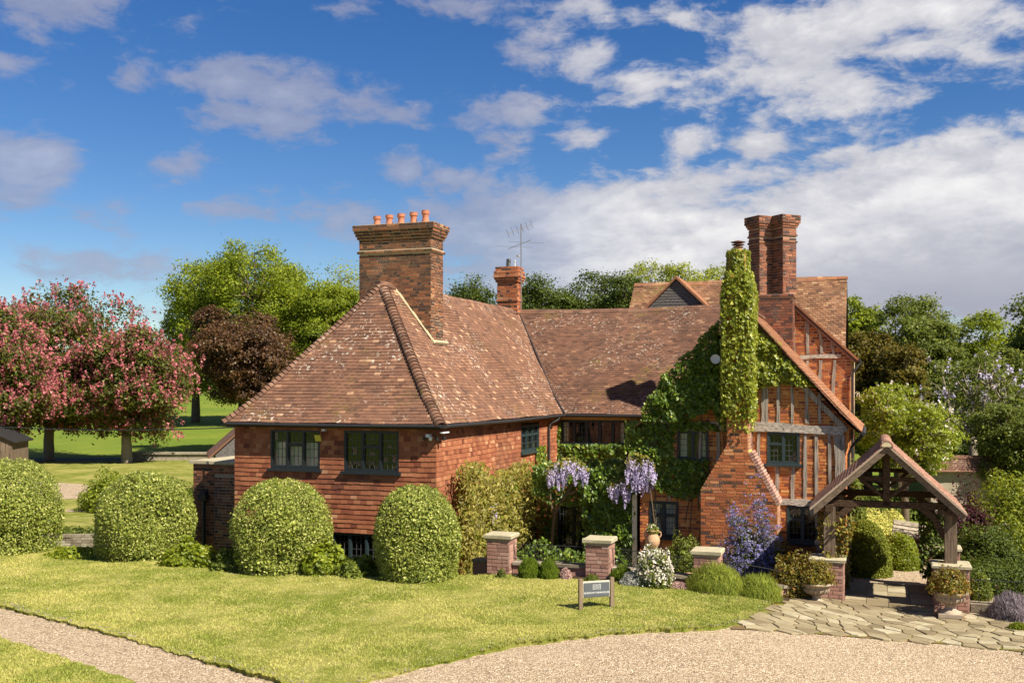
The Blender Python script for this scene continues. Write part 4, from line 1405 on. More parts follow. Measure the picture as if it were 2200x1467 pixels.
# ---- taller back range
TB = 9.0
tw = MB()
tw.prism([(6.84, 3.0), (8.43, 3.0), (8.43, 5.82), (6.84, 7.30)], (0, TB, 0), EA, EC, NA, -.2, -.004)
tw.box(8.23, 8.43, TB + .2, 15, .1, 5.75); tw.box(6.84, 8.43, TB + .05, TB + .2, .1, 3.0); tw.box(6.84, 7.0, TB + .2, 13, .1, 7.1)
timb = tw.build('upper_gable_wall', M['mortar_pale'], house)
P = Pieces()
brick_face(P, (0, TB, 0), EA, NA, 6.8, 8.43, 3.3, 7.2, interval=lambda z: (6.86, 8.43) if z < 5.82 else (6.86, 8.43 - (z - 5.82) * 1.075), mean=.45, ch=.083)
brick_face(P, (8.43, TB, 0), EB, EA, 0, 5, 3.0, 5.75)
P.finish('brick', M['brick_gable'], timb, 0, CAML)
kk = (TB - CAML[1]) / (7.5 - CAML[1])
S_ = lambda pts: [(CAML[0] + (a - CAML[0]) * kk, EYE + (z - EYE) * kk) for a, z in pts]
for pts, w in (([(6.99, 7.1), (7.0, 6.4), (7.02, 5.75)], .085), ([(7.35, 6.75), (7.37, 5.85)], .085), ([(7.69, 6.45), (7.73, 5.85)], .085), ([(7.98, 6.15), (8.02, 5.85)], .07),
               ([(7.36, 5.68), (7.30, 4.9)], .08), ([(7.70, 5.68), (7.64, 4.4)], .08), ([(8.06, 5.68), (7.98, 4.2)], .085)):
    timber('stud', S_(pts), w, w, M['oak_up'], timb, plane=TB)
timber('beam', S_([(7.05, 5.74), (7.6, 5.79), (8.2, 5.77)]), .11, .11, M['oak_across'], timb, plane=TB, t1=.04)
vg = MB()
vg.prism([(8.55, 5.62), (8.60, 5.72), (6.82, 7.40), (6.79, 7.28)], (0, TB, 0), EA, EC, NA, -.1, .10)
vg.build('barge_board', M['rust'], house)
dk = MB()
dk.prism([(8.62, 5.68), (8.62, 5.76), (6.86, 7.42), (6.86, 7.34)], (0, TB, 0), EA, EC, NA, -5.0, .12)
dk.build('upper_side_roof', M['roof_tile_orange'], house)
PK = [(0, 0), (3.2, 3.55)]
dk = MB()
deck(dk, (.9, 12.4, 5.08), EA, EB, PK, lambda r: 0, lambda r: 7.28)
deck(dk, (8.18, 18.8, 5.08), -EA, -EB, PK, lambda r: 0, lambda r: 7.28)
dk.prism([(12.4, 5.0), (18.8, 5.0), (15.6, 8.5)], (8.10, 0, 0), EB, EC, EA, -.1, 0)
dk.prism([(12.4, 5.0), (18.8, 5.0), (15.6, 8.5)], (1.0, 0, 0), EB, EC, EA, -.1, 0)
dk.box(1.0, 8.1, 12.6, 18.6, .1, 5.1)
back = dk.build('back_range', M['underlay'], house)
P = Pieces()
roof_slope(P, (.9, 12.4, 5.08), EA, EB, PK, lambda r: 0, lambda r: 7.28, seed=8, sagf=sag2, rmean=.45)
P.finish('roof_tile', M['roof_tile_old'], back, 0, CAML, rest='tiling')
rid2 = [half_pipe('ridge_tile', M['roof_tile_orange'], r=.12, L=.33, th=.02, arc=85, rnd=(i + .5) / 4) for i in range(4)]
run_pipes('ridge_tile', rid2, back, (.9, 15.6, 8.63), (8.2, 15.6, 8.66), .33, .04, sagf=lambda t: -.08 * math.sin(math.pi * t))
# boarded gablet
gbm = MB()
gbm.prism([(1.55, 7.0), (3.98, 7.0), (3.98, 7.42), (2.72, 8.62), (1.55, 7.42)], (0, 13.95, 0), EA, EC, NA, -.1, -.002)
gablet = gbm.build('gablet', M['weatherboard'], house)
for i in range(13):
    z0 = 7.38 + i * .095
    hw = max(.05, (8.62 - z0) * 1.03)
    b_ = MB(); b_.boxes([(2.72, 13.925, z0 + .05)], EA, nrm((0, -.12, -1)), nrm((0, -1, .12)), hw, .055, .011, rnd=rb.random())
    b_.build('weatherboard', M['weatherboard'], gablet)
gr = MB()
for sgn in (-1, 1):
    gr.prism([(0, 1.22), (1.33, -.08), (1.37, -.02), (0, 1.31)][::-1] if sgn < 0 else [(0, 1.22), (1.33, -.08), (1.37, -.02), (0, 1.31)], (2.72, 13.9, 7.40), EA * sgn, EC, NA, -1.8, .09)
gr.build('gablet_roof', M['roof_tile_orange'], gablet)
dp = MB()
dp.tube([(8.66, 9.0, 5.66), (8.58, 8.95, 5.5), (8.47, 8.92, 5.35), (8.47, 8.92, .4)], .035, 8)
dp.tube([(8.66, 8.85, 5.70), (8.66, 14, 5.70)], .045, 8)
dp.tube([(8.80, 4.0, 3.9), (8.80, 7.4, 3.9)], .045, 8)
dp.tube([(8.78, 4.3, 3.86), (8.55, 4.4, 3.6), (8.47, 4.42, 3.4), (8.47, 4.42, .4)], .035, 8)
dp.build('downpipe', M['gutter'], house)

# ---- brick annex at the left
an = MB()
an.box(-7.38, -5.46, 1.25, 6.0, .1, 3.02)
annex = an.build('annex_wall', M['mortar_grey'], house)
P = Pieces()
brick_face(P, (0, 1.25, 0), EA, NA, -7.38, -5.46, .3, 3.0, [(-6.75, -5.6, .3, 2.75)], mean=.62, proud=.028)
brick_face(P, (0, 1.25, 0), EA, NA, -6.75, -5.6, .3, 2.75, mean=.6, proud=.004)
P.finish('brick', M['brick_soot'], annex, 0, CAML)
cpn = MB(); cpn.box(-7.46, -5.46, 1.15, 6.1, 3.03, 3.10); cpn.build('coping', M['coping'], annex)
ap = MB(); ap.tube([(-7.0, 1.15, 2.2), (-7.0, 1.15, .3)], .045, 8); ap.box(-7.12, -6.88, 1.05, 1.24, 2.12, 2.24); ap.box(-7.08, -6.92, 1.08, 1.24, 2.24, 2.34)
ap.build('downpipe', M['black_iron'], annex)

# ---- small fittings
sl = MB(); sl.boxes([(-3.12, .08, 3.80)], EA, nrm((0, -.4, 1)), nrm((0, -1, -.4)), .075, .075, .02); sl.build('security_light', M['yellow_tag'], house)
sl = MB(); sl.box(-3.02, -2.94, .06, .18, 3.96, 4.01); sl.box(-.38, -.30, .02, .16, 3.86, 3.93); sl.box(-.05, .03, .05, .4, 3.95, 3.98); sl.build('lamp_bracket', M['white_metal'], house)
for x_, y_ in ((-.45, .12), (-.28, .06), (-.14, .10), (-.02, .22)):
    sl = MB(); sl.lathe([(.0, 0), (.035, .01), (.05, .09), (.0, .07)], (x_, y_, 3.78), 10); sl.build('spotlight', M['white_metal'] if x_ == -.28 else M['black_iron'], house)
dh = MB()
prof = [(.0, 0), (.05, .006), (.09, .02), (.115, .04), (.11, .045), (.05, .015), (0, .008)]
dh.lathe(prof, (0, 0, 0), 18)
dish = dh.build('satellite_dish', M['white_metal'], house)
p_ = onb(1537, 772, 3.70); dish.location = tuple(p_); dish.rotation_euler = (R(78), 0, R(14))

# ------------------------------------------------------------------ foliage helpers
def leaves(mb, P, Nr, size, rg, aspect=.55, droop=.3, spread=.8, fold=.12, rnd=None, axis=None, tri=False):
    P = np.asarray(P, float); n = len(P)
    if n == 0: return
    nn = nrm(np.asarray(Nr, float) + spread * rg.normal(size=(n, 3)))
    ax = np.cross(nn, rg.normal(size=(n, 3))) if axis is None else np.broadcast_to(np.asarray(axis, float), (n, 3)) + .35 * rg.normal(size=(n, 3))
    ax = nrm(ax); ax = nrm(ax + droop * np.array((0, 0, -1.0)))
    sd = nrm(np.cross(nn, ax)); nn = np.cross(ax, sd)
    L = (np.broadcast_to(np.asarray(size, float), (n,)) * (.65 + .7 * rg.random(n)))[:, None]
    w = L * aspect
    f = nn * (L * fold)
    if tri:
        v = np.stack([P - ax * L * .45 + sd * w * .62, P + ax * L * .55 + f, P - ax * L * .25 - sd * w * .62], 1).reshape(-1, 3)
        mb.add(v, None, np.arange(n * 3).reshape(-1, 3), rnd=np.clip(rg.normal(.5, .24, n), 0, 1) if rnd is None else rnd)
        return
    v = np.stack([P - ax * L * .5, P + sd * w * .5 + f - ax * L * .05, P + ax * L * .5, P - sd * w * .5 + f - ax * L * .05], 1).reshape(-1, 3)
    mb.add(v, np.arange(n * 4).reshape(-1, 4), rnd=np.clip(rg.normal(.5, .24, n), 0, 1) if rnd is None else rnd)


def sphere_pts(n, rg):
    return nrm(rg.normal(size=(n, 3)))


def branch(mb, p, q, r0, r1, rg, bend=.12, n=5, seg=6):
    p, q = np.array(p, float), np.array(q, float)
    t = np.linspace(0, 1, n)[:, None]
    L = np.linalg.norm(q - p)
    off = np.cumsum(rg.normal(0, bend * L / n, (n, 3)), 0); off -= off[:1]; off = off - t * off[-1:]
    mb.tube(p + (q - p) * t + off, np.linspace(r0, r1, n), seg)


def tree(name, label, base, lobes, mat, leafn, size, seed, group=None, cat='tree', trunk=.3, bark='bark', nsub=9, nclump=14, aspect=.6, droop=.2, gaps=.0, flat=.75, bloom=None,
         sigma=.23, inner=.25, shell=.86, fork=.45, uneven=1.0):
    """lobes: (centre offset from base, radii). Sprays of leaves sit on sub-lobes, so the outline is uneven and sky shows between"""
    rg = np.random.default_rng(seed)
    root = empty(name, tuple(base), 0, label, cat, group)
    base = np.array(base, float)
    wood_, crown = MB(), MB()
    flo = MB()
    vol = [np.prod(l[1]) ** (2 / 3) for l in lobes]
    size = size * .80
    lowest = min(l[0][2] - l[1][2] for l in lobes)
    hub = np.array((0, 0, max(.5, lowest + .15 * (max(l[0][2] for l in lobes) - lowest))))
    branch(wood_, (0, 0, -.2), hub, trunk, trunk * .75, rg, .04, 6, 9)
    for li, (c, rad) in enumerate(lobes):
        c, rad = np.array(c, float), np.array(rad, float)
        branch(wood_, hub, c - (0, 0, rad[2] * .3), trunk * .6, trunk * .25, rg)
        ns = max(3, int(nsub))
        d = sphere_pts(ns * 3, rg)
        sel = [d[0]]
        for x in d[1:]:
            if min(np.linalg.norm(x - s) for s in sel) > 1.35 / math.sqrt(ns) * 1.25: sel.append(x)
            if len(sel) >= ns: break
        nl = int(1.75 * leafn * vol[li] / sum(vol))
        per = max(1, nl // (len(sel) * nclump))
        for s in sel:
            sc = c + s * rad * (.60 * uneven)
            sr = rad.mean() * rg.uniform(.36, .56)
            branch(wood_, c - (0, 0, rad[2] * .25), sc, trunk * .22, trunk * .05, rg, .16, 4, 5)
            cd = nrm(sphere_pts(nclump, rg) + s * .55 + np.array((0, 0, .15)))
            for q in cd:
                if rg.random() < gaps: continue
                cc = sc + q * sr * rg.uniform(.6, 1.1) * np.array((1, 1, flat))
                m = max(1, int(per * rg.uniform(.5, 1.5)))
                g = rg.normal(size=(m, 3)) * sr * sigma * np.array((1, 1, .6))
                out = nrm(q * .8 + g / (sr * sigma + 1e-6) * .35 + np.array((0, 0, .45)))
                leaves(crown, cc + g, out, size * rg.uniform(.75, 1.15), rg, aspect, droop, .7, tri=True)
                if rg.random() < .3:
                    branch(wood_, sc, cc, trunk * .05, trunk * .02, rg, .1, 3, 4)
                if bloom is not None:
                    k = rg.poisson(bloom[1])
                    if k:
                        fp = cc + rg.normal(size=(k, 3)) * sr * sigma * np.array((1.1, 1.1, .5)) + q * sr * .14
                        hgt, wdt, nf = bloom[2]
                        pp = np.repeat(fp, nf, 0); tt = rg.random(len(pp))
                        rr_ = wdt * (1 - tt * .8)[:, None] * rg.normal(size=(len(pp), 3)) * (1, 1, .2)
                        pp = pp + rr_ + np.outer(tt * hgt, (0, 0, 1.0))
                        leaves(flo, pp, rr_ + (0, 0, .02), bloom[3], rg, .8, 0, .8, tri=True)
    wood_.build('trunk', M[bark], root, smooth=True)
    crown.build('crown', M[mat], root)
    if bloom is not None: flo.build('blossom', M[bloom[0]], root)
    return root


def T(px, top, bot, wpx, Y, **k):
    """a tree at depth Y whose crown spans the given photo rows and width; returns base and one lobe set"""
    x = (px - 1100) / FOC * Y
    zb = float(H(x, Y))
    s = Y / FOC
    zt, z0 = EYE + (HOR - top) * s, EYE + (HOR - bot) * s
    return np.array((x, Y, zb)), zt - zb, z0 - zb, wpx * s


def lobe_set(w, z0, z1, seed, n=5):
    """several overlapping lobes filling a crown of width w between z0 and z1"""
    r = random.Random(seed)
    h = z1 - z0
    out = [((0, 0, z0 + h * .55), (w * .36, w * .36, h * .44))]
    for i in range(n):
        a = i * 2.4 + r.uniform(-.4, .4)
        k = r.uniform(.20, .32)
        out.append(((math.cos(a) * w * .27, math.sin(a) * w * .27, z0 + h * r.uniform(.28, .72)), (w * k, w * k, h * r.uniform(.22, .32))))
    return out


# ------------------------------------------------------------------ trees
# pink flowering chestnuts on the far lawn
for i, (px, top, bot, w, seed, Y, lab) in enumerate((
        (272, 632, 965, 275, 21, 54.0, 'pink flowering chestnut with its whole trunk bare beside the low wall'),
        (105, 600, 950, 310, 22, 56.0, 'tallest pink flowering chestnut beside the dark road'),
        (-30, 640, 965, 270, 23, 50.5, 'pink flowering chestnut cut by the edge of the picture'))):
    b, zt, z0, wm = T(px, top, bot, w, Y)
    r = random.Random(seed)
    h = zt - z0
    lb = [((0, 0, z0 + h * .60), (wm * .40, wm * .40, h * .40)), ((wm * .22, -.4, z0 + h * .32), (wm * .30, wm * .3, h * .30)), ((-wm * .24, -.3, z0 + h * .36), (wm * .30, wm * .3, h * .31)), ((wm * .1, -.8, z0 + h * .48), (wm * .32, wm * .3, h * .32)), ((-.05 * wm, .8, z0 + h * .3), (wm * .3, wm * .3, h * .28))]
    tree('chestnut_tree', lab, b, lb, 'leaf_chestnut', 28000, .20, seed, 'pink chestnut trees on the far lawn', trunk=.31, bark='bark_pale', nsub=13, nclump=12, bloom=('petal_pink', 4.3, (.34, .085, 12), .115), sigma=.30)

def plain_tree(name, label, px, top, bot, w, Y, mat, n, size, seed, nl=5, **k):
    b, zt, z0, wm = T(px, top, bot, w, Y)
    z0 = max(z0, .6)
    return tree(name, label, b, lobe_set(wm, z0, zt, seed, nl), mat, n, size, seed, **k)

plain_tree('copper_tree', 'dark copper leaved tree behind the end of the tiled roof', 520, 640, 915, 240, 60, 'leaf_copper', 30000, .20, 31, 6, trunk=.3, nsub=12, nclump=12, gaps=.12, group=None)
plain_tree('oak_tree', 'largest green tree, rising behind the copper tree', 540, 510, 900, 330, 82, 'leaf_oak', 66000, .24, 32, 8, trunk=.6, nsub=15, nclump=13, gaps=.03)
plain_tree('oak_tree', 'lower green tree between the copper tree and the broad chimney', 700, 570, 900, 190, 78, 'leaf_oak', 26000, .24, 33, 5, trunk=.4, nsub=10, gaps=.15)
plain_tree('oak_tree', 'dark green tree between the pink chestnut and the copper tree', 420, 640, 900, 150, 86, 'leaf_mid', 18000, .25, 34, 5, trunk=.4, nsub=10, gaps=.12)
plain_tree('ash_tree', 'pale thin leaved tree just beside the broad chimney', 745, 535, 880, 150, 98, 'leaf_light', 10000, .25, 35, 5, trunk=.35, bark='bark_pale', nsub=10, gaps=.35, sigma=.36)
EVG = 'dark evergreens behind the middle roof'
for i, (px, top, w, Y, lab) in enumerate(((1012, 575, 140, 72, 'dark evergreen between the broad chimney and the aerial chimney'), (1170, 565, 150, 70, 'dark evergreen just beyond the aerial chimney'),
                                          (1275, 560, 180, 73, 'broad dark evergreen in the middle of the roof line'), (1352, 575, 130, 69, 'dark evergreen beside the boarded gablet'), (900, 640, 150, 75, 'dark evergreen hidden mostly by the broad chimney'))):
    plain_tree('evergreen_tree', lab, px, top, 820, w, Y, 'leaf_dark', 15000, .20, 41 + i, 6, trunk=.35, nsub=12, nclump=12, group=EVG, sigma=.3)
plain_tree('ash_tree', 'bright green tree above the boarded gablet', 1440, 535, 800, 230, 92, 'leaf_light', 20000, .25, 51, 6, trunk=.4, nsub=11, gaps=.18)
plain_tree('ash_tree', 'olive green tree behind the ivy covered stack', 1560, 550, 800, 190, 95, 'leaf_light', 13000, .25, 52, 5, trunk=.4, nsub=10, gaps=.2)
# right-hand wood
for i, (nm, lab, px, top, bot, w, Y, mat, n, size, k) in enumerate((
        ('yew_tree', 'golden brown conifer close beside the house end', 1862, 655, 1000, 120, 46, 'leaf_gold', 9000, .20, dict(nsub=11)),
        ('yew_tree', 'golden brown conifer lower than its neighbour', 1935, 715, 1000, 120, 44, 'leaf_gold', 8000, .20, dict(nsub=11)),
        ('cherry_tree', 'bright green tree top peeping past the tall roof', 1850, 622, 900, 90, 68, 'leaf_oak', 4500, .30, dict(gaps=.2)),
        ('larch_tree', 'feathery dark tree standing highest in the wood', 1955, 600, 900, 150, 64, 'leaf_mid', 8500, .26, dict(gaps=.2)),
        ('maple_tree', 'mid green maple in front of the feathery tree', 1985, 645, 960, 150, 52, 'leaf_mid', 10500, .26, dict(nsub=12)),
        ('beech_tree', 'rounded green tree at the middle of the wood', 2105, 640, 980, 160, 58, 'leaf_oak', 10500, .28, dict(nsub=12)),
        ('beech_tree', 'dense green tree behind the lilac flowered one', 2120, 730, 1010, 150, 46, 'leaf_mid', 8500, .22, dict(nsub=12)),
        ('beech_tree', 'tall green tree at the edge of the wood', 2225, 600, 1050, 190, 50, 'leaf_mid', 12000, .25, dict(gaps=.1)),
        ('beech_tree', 'dark green tree low at the edge above the hedge', 2190, 840, 1110, 170, 36, 'leaf_mid', 11000, .15, dict(nsub=12)),
        ('beech_tree', 'green tree just past the edge of the wood by the railing', 2330, 640, 1080, 220, 42, 'leaf_mid', 7000, .26, dict(gaps=.1)),
        ('holly_tree', 'dark holly behind the coped garden wall', 2030, 850, 1060, 150, 44, 'leaf_dark', 8000, .2, dict(nsub=11)),
        ('holly_tree', 'dark holly in the gap between the conifers and the white flowered tree', 1900, 880, 1080, 130, 43, 'leaf_dark', 7000, .2, dict(nsub=11)),
        ('beech_tree', 'shaded green tree filling the back of the wood', 2060, 760, 1000, 200, 70, 'leaf_dark', 9000, .32, dict(nsub=11)),
        ('beech_tree', 'dark tree closing the gap beside the tall roof', 1800, 700, 960, 150, 75, 'leaf_dark', 7000, .34, dict(nsub=10)),
        ('beech_tree', 'far dark tree behind the rounded green one', 2170, 690, 960, 160, 78, 'leaf_dark', 6500, .34, dict(nsub=10)))):
    plain_tree(nm, lab, px, top, bot, w, Y, mat, int(n * 1.7), size * .78, 61 + i, 5, trunk=.3, group='trees of the wood beyond the garden', **k)
# treeline far off on the left, behind the trunks
for i, (px, w, top) in enumerate(((-60, 260, 800), (150, 260, 790), (330, 220, 800))):
    plain_tree('hedge_tree', ['far dark tree at the back of the meadow behind the road', 'far dark tree at the back of the meadow between the chestnut trunks', 'far dark tree at the back of the meadow beyond the low wall'][i],
               px, top, 900, w, 130, 'leaf_dark', 5000, .6, 81 + i, 5, trunk=.4, nsub=8, group='far meadow trees')

# white-flowered tree and the lilac one, nearer than the wood
plain_tree('dogwood_tree', 'yellow green tree with white blossom just behind the gate roof', 1945, 805, 1080, 210, 33, 'leaf_fresh', 13000, .12, 91, 7, trunk=.14, nsub=11, nclump=11, gaps=.22, bloom=('petal_white', .22, (.14, .06, 7), .07), droop=.4)
plain_tree('lilac_tree', 'spreading tree with bare limbs and lilac flowers before the wood', 2090, 735, 960, 210, 39, 'leaf_mid', 3200, .14, 92, 6, trunk=.20, bark='bark_pale', nsub=9, nclump=9, gaps=.35, bloom=('petal_lilac', .22, (.22, .07, 8), .085))


# ------------------------------------------------------------------ shrubs
def shrub(name, label, loc, rad, mat, n, size, seed, cat='shrub', group=None, power=2.0, aspect=.55, droop=.1, depth=.16, spread=.7, bloom=None, bumpy=.08, spikes=False, stem=True, lift=0.0, square=1.0, dome=False):
    """shrub with leaves through a shell of its rounded body. rad: half width x, y and height"""
    rg = np.random.default_rng(seed)
    root = empty(name, loc, 0, label, cat, group)
    d = sphere_pts(n, rg); d[:, 2] = np.abs(d[:, 2]) * .98
    rx, ry, hz = rad
    ph = rg.random(6) * 6.28
    bump = 1 + bumpy * (np.sin(d[:, 0] * 5 + ph[0]) * np.sin(d[:, 1] * 5 + ph[1]) + .6 * np.sin(d[:, 2] * 9 + ph[2] + d[:, 0] * 7))
    dep = 1 - depth * rg.random(n) ** 1.3
    dd = np.abs(d) ** (1 / square) * np.sign(d) if square != 1 else d
    if square != 1: dd = dd / np.maximum(1e-6, (np.abs(dd) ** (2 * square)).sum(1, keepdims=True) ** (1 / (2 * square)))
    p = dd * np.array((rx, ry, hz)) * (bump * dep)[:, None]
    # lower part of the body drops straight to the ground
    low = rg.random(n) < .30
    p[low, 2] = rg.random(low.sum()) * hz * .45
    rxy = np.linalg.norm(d[low, :2], axis=1)
    p[low, :2] = d[low, :2] / rxy[:, None] * np.array((rx, ry)) * ((bump * dep)[low] * (.88 + .12 * np.minimum(1, p[low, 2] / (hz * .45))))[:, None]
    if dome:
        tt = np.linspace(0, 1, 600)
        rr0 = np.where(tt < .42, .92 + .08 * np.sin(np.minimum(tt / .42, 1) * np.pi / 2), np.sqrt(np.maximum(0, 1 - ((tt - .42) / .58) ** 2.3)))
        dl = rr0 * np.sqrt(np.gradient(rr0 * rx) ** 2 + np.gradient(tt * hz) ** 2)
        cdf = np.cumsum(dl); cdf /= cdf[-1]
        ts = np.interp(rg.random(n), cdf, tt)
        rad_ = np.interp(ts, tt, rr0)
        an_ = rg.random(n) * 2 * np.pi
        wob_ = 1 + bumpy * (np.sin(an_ * 3 + ph[0] + ts * 4) + .7 * np.sin(an_ * 7 + ph[1] - ts * 9))
        p = np.stack([np.cos(an_) * rx * rad_ * wob_ * dep, np.sin(an_) * ry * rad_ * wob_ * dep, ts * hz * (1 - .5 * (1 - dep)) * (1 + bumpy * .5 * np.sin(an_ * 2 + ph[2]))], 1)
    p[:, 2] += lift
    nr_ = nrm(p / np.array((rx, ry, hz)) ** 1.2)
    fol = MB()
    if dome:
        thin = np.sin(p[:, 0] * 3.1 + ph[3]) * np.sin(p[:, 1] * 3.7 + ph[4]) * np.sin(p[:, 2] * 4.3 + ph[5])
        kp = (rg.random(n) > np.clip((thin - .12) * 1.8, 0, .75)) & (rg.random(n) < np.clip(.35 + p[:, 2] * 2.2, 0, 1))
        size = size * (1 + .25 * np.sin(p[:, 2] * 5 + p[:, 0] * 4 + ph[0]))
        leaves(fol, p[kp], nr_[kp], size[kp], rg, aspect, droop, spread)
        size = float(np.mean(size))
    elif spikes:
        leaves(fol, p, nr_, size, rg, aspect, 0, .3, .05, axis=None if spikes is True else (0, 0, 1))
    else:
        leaves(fol, p, nr_, size, rg, aspect, droop, spread)
    fol.build('foliage', M[mat], root)
    if bloom:
        bm, k, sz = bloom
        i = rg.choice(n, min(k, n), replace=False)
        i = i[p[i, 2] > hz * .12]
        b_ = MB()
        cc = np.repeat(p[i] * 1.02, 7, 0) + rg.normal(size=(len(i) * 7, 3)) * sz * .7
        leaves(b_, cc, np.repeat(nr_[i], 7, 0), sz, rg, .8, 0, .6)
        b_.build('blossom', M[bm], root)
    if stem:
        s = MB()
        for i in range(5):
            a = i * 1.26
            branch(s, (math.cos(a) * .05, math.sin(a) * .05, -.05), (math.cos(a) * rx * .55, math.sin(a) * ry * .55, hz * .7 + lift), .03, .01, rg)
        s.build('stem', M['stem'], root)
    # inner mass of older foliage
    if dome:
        sp = rg.choice(n, 900, replace=False)
        q_ = np.repeat(p[sp], 4, 0) + np.repeat(nr_[sp], 4, 0) * (np.tile(np.arange(4), 900) * .016 + .01)[:, None] + rg.normal(0, .006, (3600, 3))
        tw = MB(); leaves(tw, q_, np.repeat(nr_[sp], 4, 0), size * .8, rg, .5, -.2, .6)
        tw.build('young_shoots', M['leaf_fresh'], root)
    core = MB()
    q = sphere_pts(max(500, n // 5), rg); q[:, 2] = np.abs(q[:, 2])
    leaves(core, q * np.array((rx, ry, hz)) * rg.uniform(.45, .82, (len(q), 1)) + (0, 0, lift), q, min(max(size * 1.9, .05), .15), rg, .7, 0, .5)
    core.build('inner_foliage', M[mat], root)
    return root


TOP = 'clipped variegated domes in front of the tile hung wall'
for i, (x, y, w, zt, lab) in enumerate(((-11.9, 24.8, 2.25, 3.28, 'clipped variegated shrub cut by the edge of the picture'), (-8.47, 24.0, 2.22, 3.02, 'clipped variegated shrub before the low brick annex'),
                                        (-4.94, 22.45, 2.12, 3.0, 'clipped variegated shrub below the curtained window'), (-1.95, 21.35, 1.74, 2.97, 'narrowest clipped variegated shrub, at the corner of the house'))):
    shrub('clipped_shrub', lab, (x, y, 1.06), (w / 2, w / 2, zt - 1.06), 'leaf_topiary', 26000, .058, 101 + i, group=TOP, bumpy=.034, depth=.20, spread=.9, dome=True, aspect=.62)

FRESH = 'low bright shrubs between the clipped domes'
for i, (px, py, w, h, lab) in enumerate(((395, 1222, 1.35, .62, 'bright green hydrangea clump beside the brick annex'), (478, 1228, .8, .5, 'small dark green clump against the annex foot'), (690, 1240, .95, .72, 'bright green hydrangea below the low window'),
                                         (760, 1246, .9, .45, 'dark green clump between the low window and the narrowest dome'), (150, 1200, 1.4, .25, 'low strip of weeds below the stone wall'))):
    x, y = gp(px, py)
    shrub('hydrangea', lab, (x, y + .55, 1.02), (w / 2, .5, h), 'leaf_fresh' if i in (0, 2, 4) else 'leaf_mid', 2600, .10, 111 + i, group=FRESH, depth=.4, spread=.6, bumpy=.16, aspect=.75)


# ------------------------------------------------------------------ climbers on the house
def poly_pts(poly, n, rg):
    xs = [p[0] for p in poly]; ys = [p[1] for p in poly]
    out = []
    while len(out) < n:
        c = np.stack([rg.uniform(min(xs), max(xs), 4 * n), rg.uniform(min(ys), max(ys), 4 * n)], 1)
        for x, y in c:
            if inside(x, y, poly): out.append((x, y))
            if len(out) >= n: break
    return np.array(out[:n])


def sheet(mb, poly_px, fn, dens, size, rg, out, thick=.14, droop=1.1, spread=.45, aspect=.8, tail=0):
    """leaves hung on a wall inside an outline; fn maps a photo point to the wall, out is the wall's normal"""
    w = np.array([fn(x, y) for x, y in poly_px])
    a2 = 0
    for i in range(len(w)):
        a2 += np.cross(w[i] - w[0], w[i - 1] - w[0])
    area = np.linalg.norm(a2) / 2
    n = int(area * dens)
    q = poly_pts(poly_px, n, rg)
    p = np.array([fn(x, y) for x, y in q])
    wave = .5 + .5 * np.sin(p[:, 2] * 9 + p[:, 0] * 4) * np.sin(p[:, 0] * 6 + p[:, 1] * 5 + 1)
    p = p + np.asarray(out) * (.02 + thick * (.35 * rg.random(n) + .65 * wave * rg.random(n)))[:, None]
    leaves(mb, p, np.broadcast_to(np.asarray(out, float) + np.array((.45, -.1, .75)), (n, 3)), size, rg, aspect, droop * .7, spread, .08)


def fb(b): return lambda x, y: onb(x, y, b)
ivy = empty('ivy', (CX, CY, 0), -TH, 'dense green ivy climbing the gable and its narrow stack', 'ivy')
rg = np.random.default_rng(7)
iv = MB()
ST = [(1548, 560), (1558, 535), (1600, 535), (1612, 570), (1616, 640), (1615, 780), (1611, 880), (1600, 870), (1594, 898), (1575, 870), (1560, 905), (1556, 860), (1546, 800), (1546, 640)]
G1 = [(1546, 690), (1546, 840), (1560, 930), (1530, 880), (1470, 905), (1400, 905), (1382, 906), (1382, 880), (1396, 852), (1412, 838), (1424, 806), (1452, 790), (1462, 768), (1490, 752), (1504, 726), (1528, 706)]
G2 = [(1612, 680), (1640, 705), (1680, 745), (1720, 795), (1755, 830), (1720, 830), (1680, 825), (1640, 832), (1605, 830), (1604, 700)]
G3 = [(1345, 905), (1460, 900), (1540, 910), (1545, 925), (1450, 925), (1450, 985), (1525, 988), (1520, 1030), (1500, 1065), (1470, 1075), (1420, 1055), (1385, 1020), (1370, 985), (1345, 960)]
sheet(iv, G1, fb(GB - .22), 1250, .098, rg, NA, .26, 1.0, .6)
sheet(iv, G3, fb(GB - .03), 900, .096, rg, NA, .2, 1.0, .6)
for (x0, x1, y0, y1) in ((5.40, 5.48, 0, 0),): pass
lit_ivy = MB()
sheet(lit_ivy, G2, fb(GB - .05), 1250, .094, rg, NA, .2, 1.0, .6)
# round the stack: front, right side and left side
n = 9500
zz = 4.15 + 3.5 * rg.random(n) ** .9
zz = np.where(rg.random(n) < .12, 3.9 + 1.2 * rg.random(n), zz)
keep = rg.random(n) < np.clip((zz - 3.75) / 1.1, .25, 1)
zz = zz[keep]; n = len(zz)
th_ = rg.uniform(-np.pi, np.pi, n)
shr = np.interp(zz, [4, 7.15, 7.5, 7.7], [1, 1, .78, .6])
sx, sy = .30 * shr, .42 * shr
px_ = 6.015 + np.clip(np.sin(th_) * 1.35, -1, 1) * sx
py_ = BF + .36 - np.clip(np.cos(th_) * 1.35, -1, 1) * sy
no = nrm(np.stack([np.sin(th_), -np.cos(th_), np.full(n, .3)], 1))
leaves(lit_ivy, np.stack([px_, py_, zz], 1) + no * rg.random((n, 1)) * .11, no, .092, rg, .8, .9, .6, .08)
n = 1300
zz = 7.6 + .58 * rg.random(n); th_ = rg.uniform(-np.pi, np.pi, n)
no = nrm(np.stack([np.sin(th_), -np.cos(th_), np.full(n, .3)], 1))
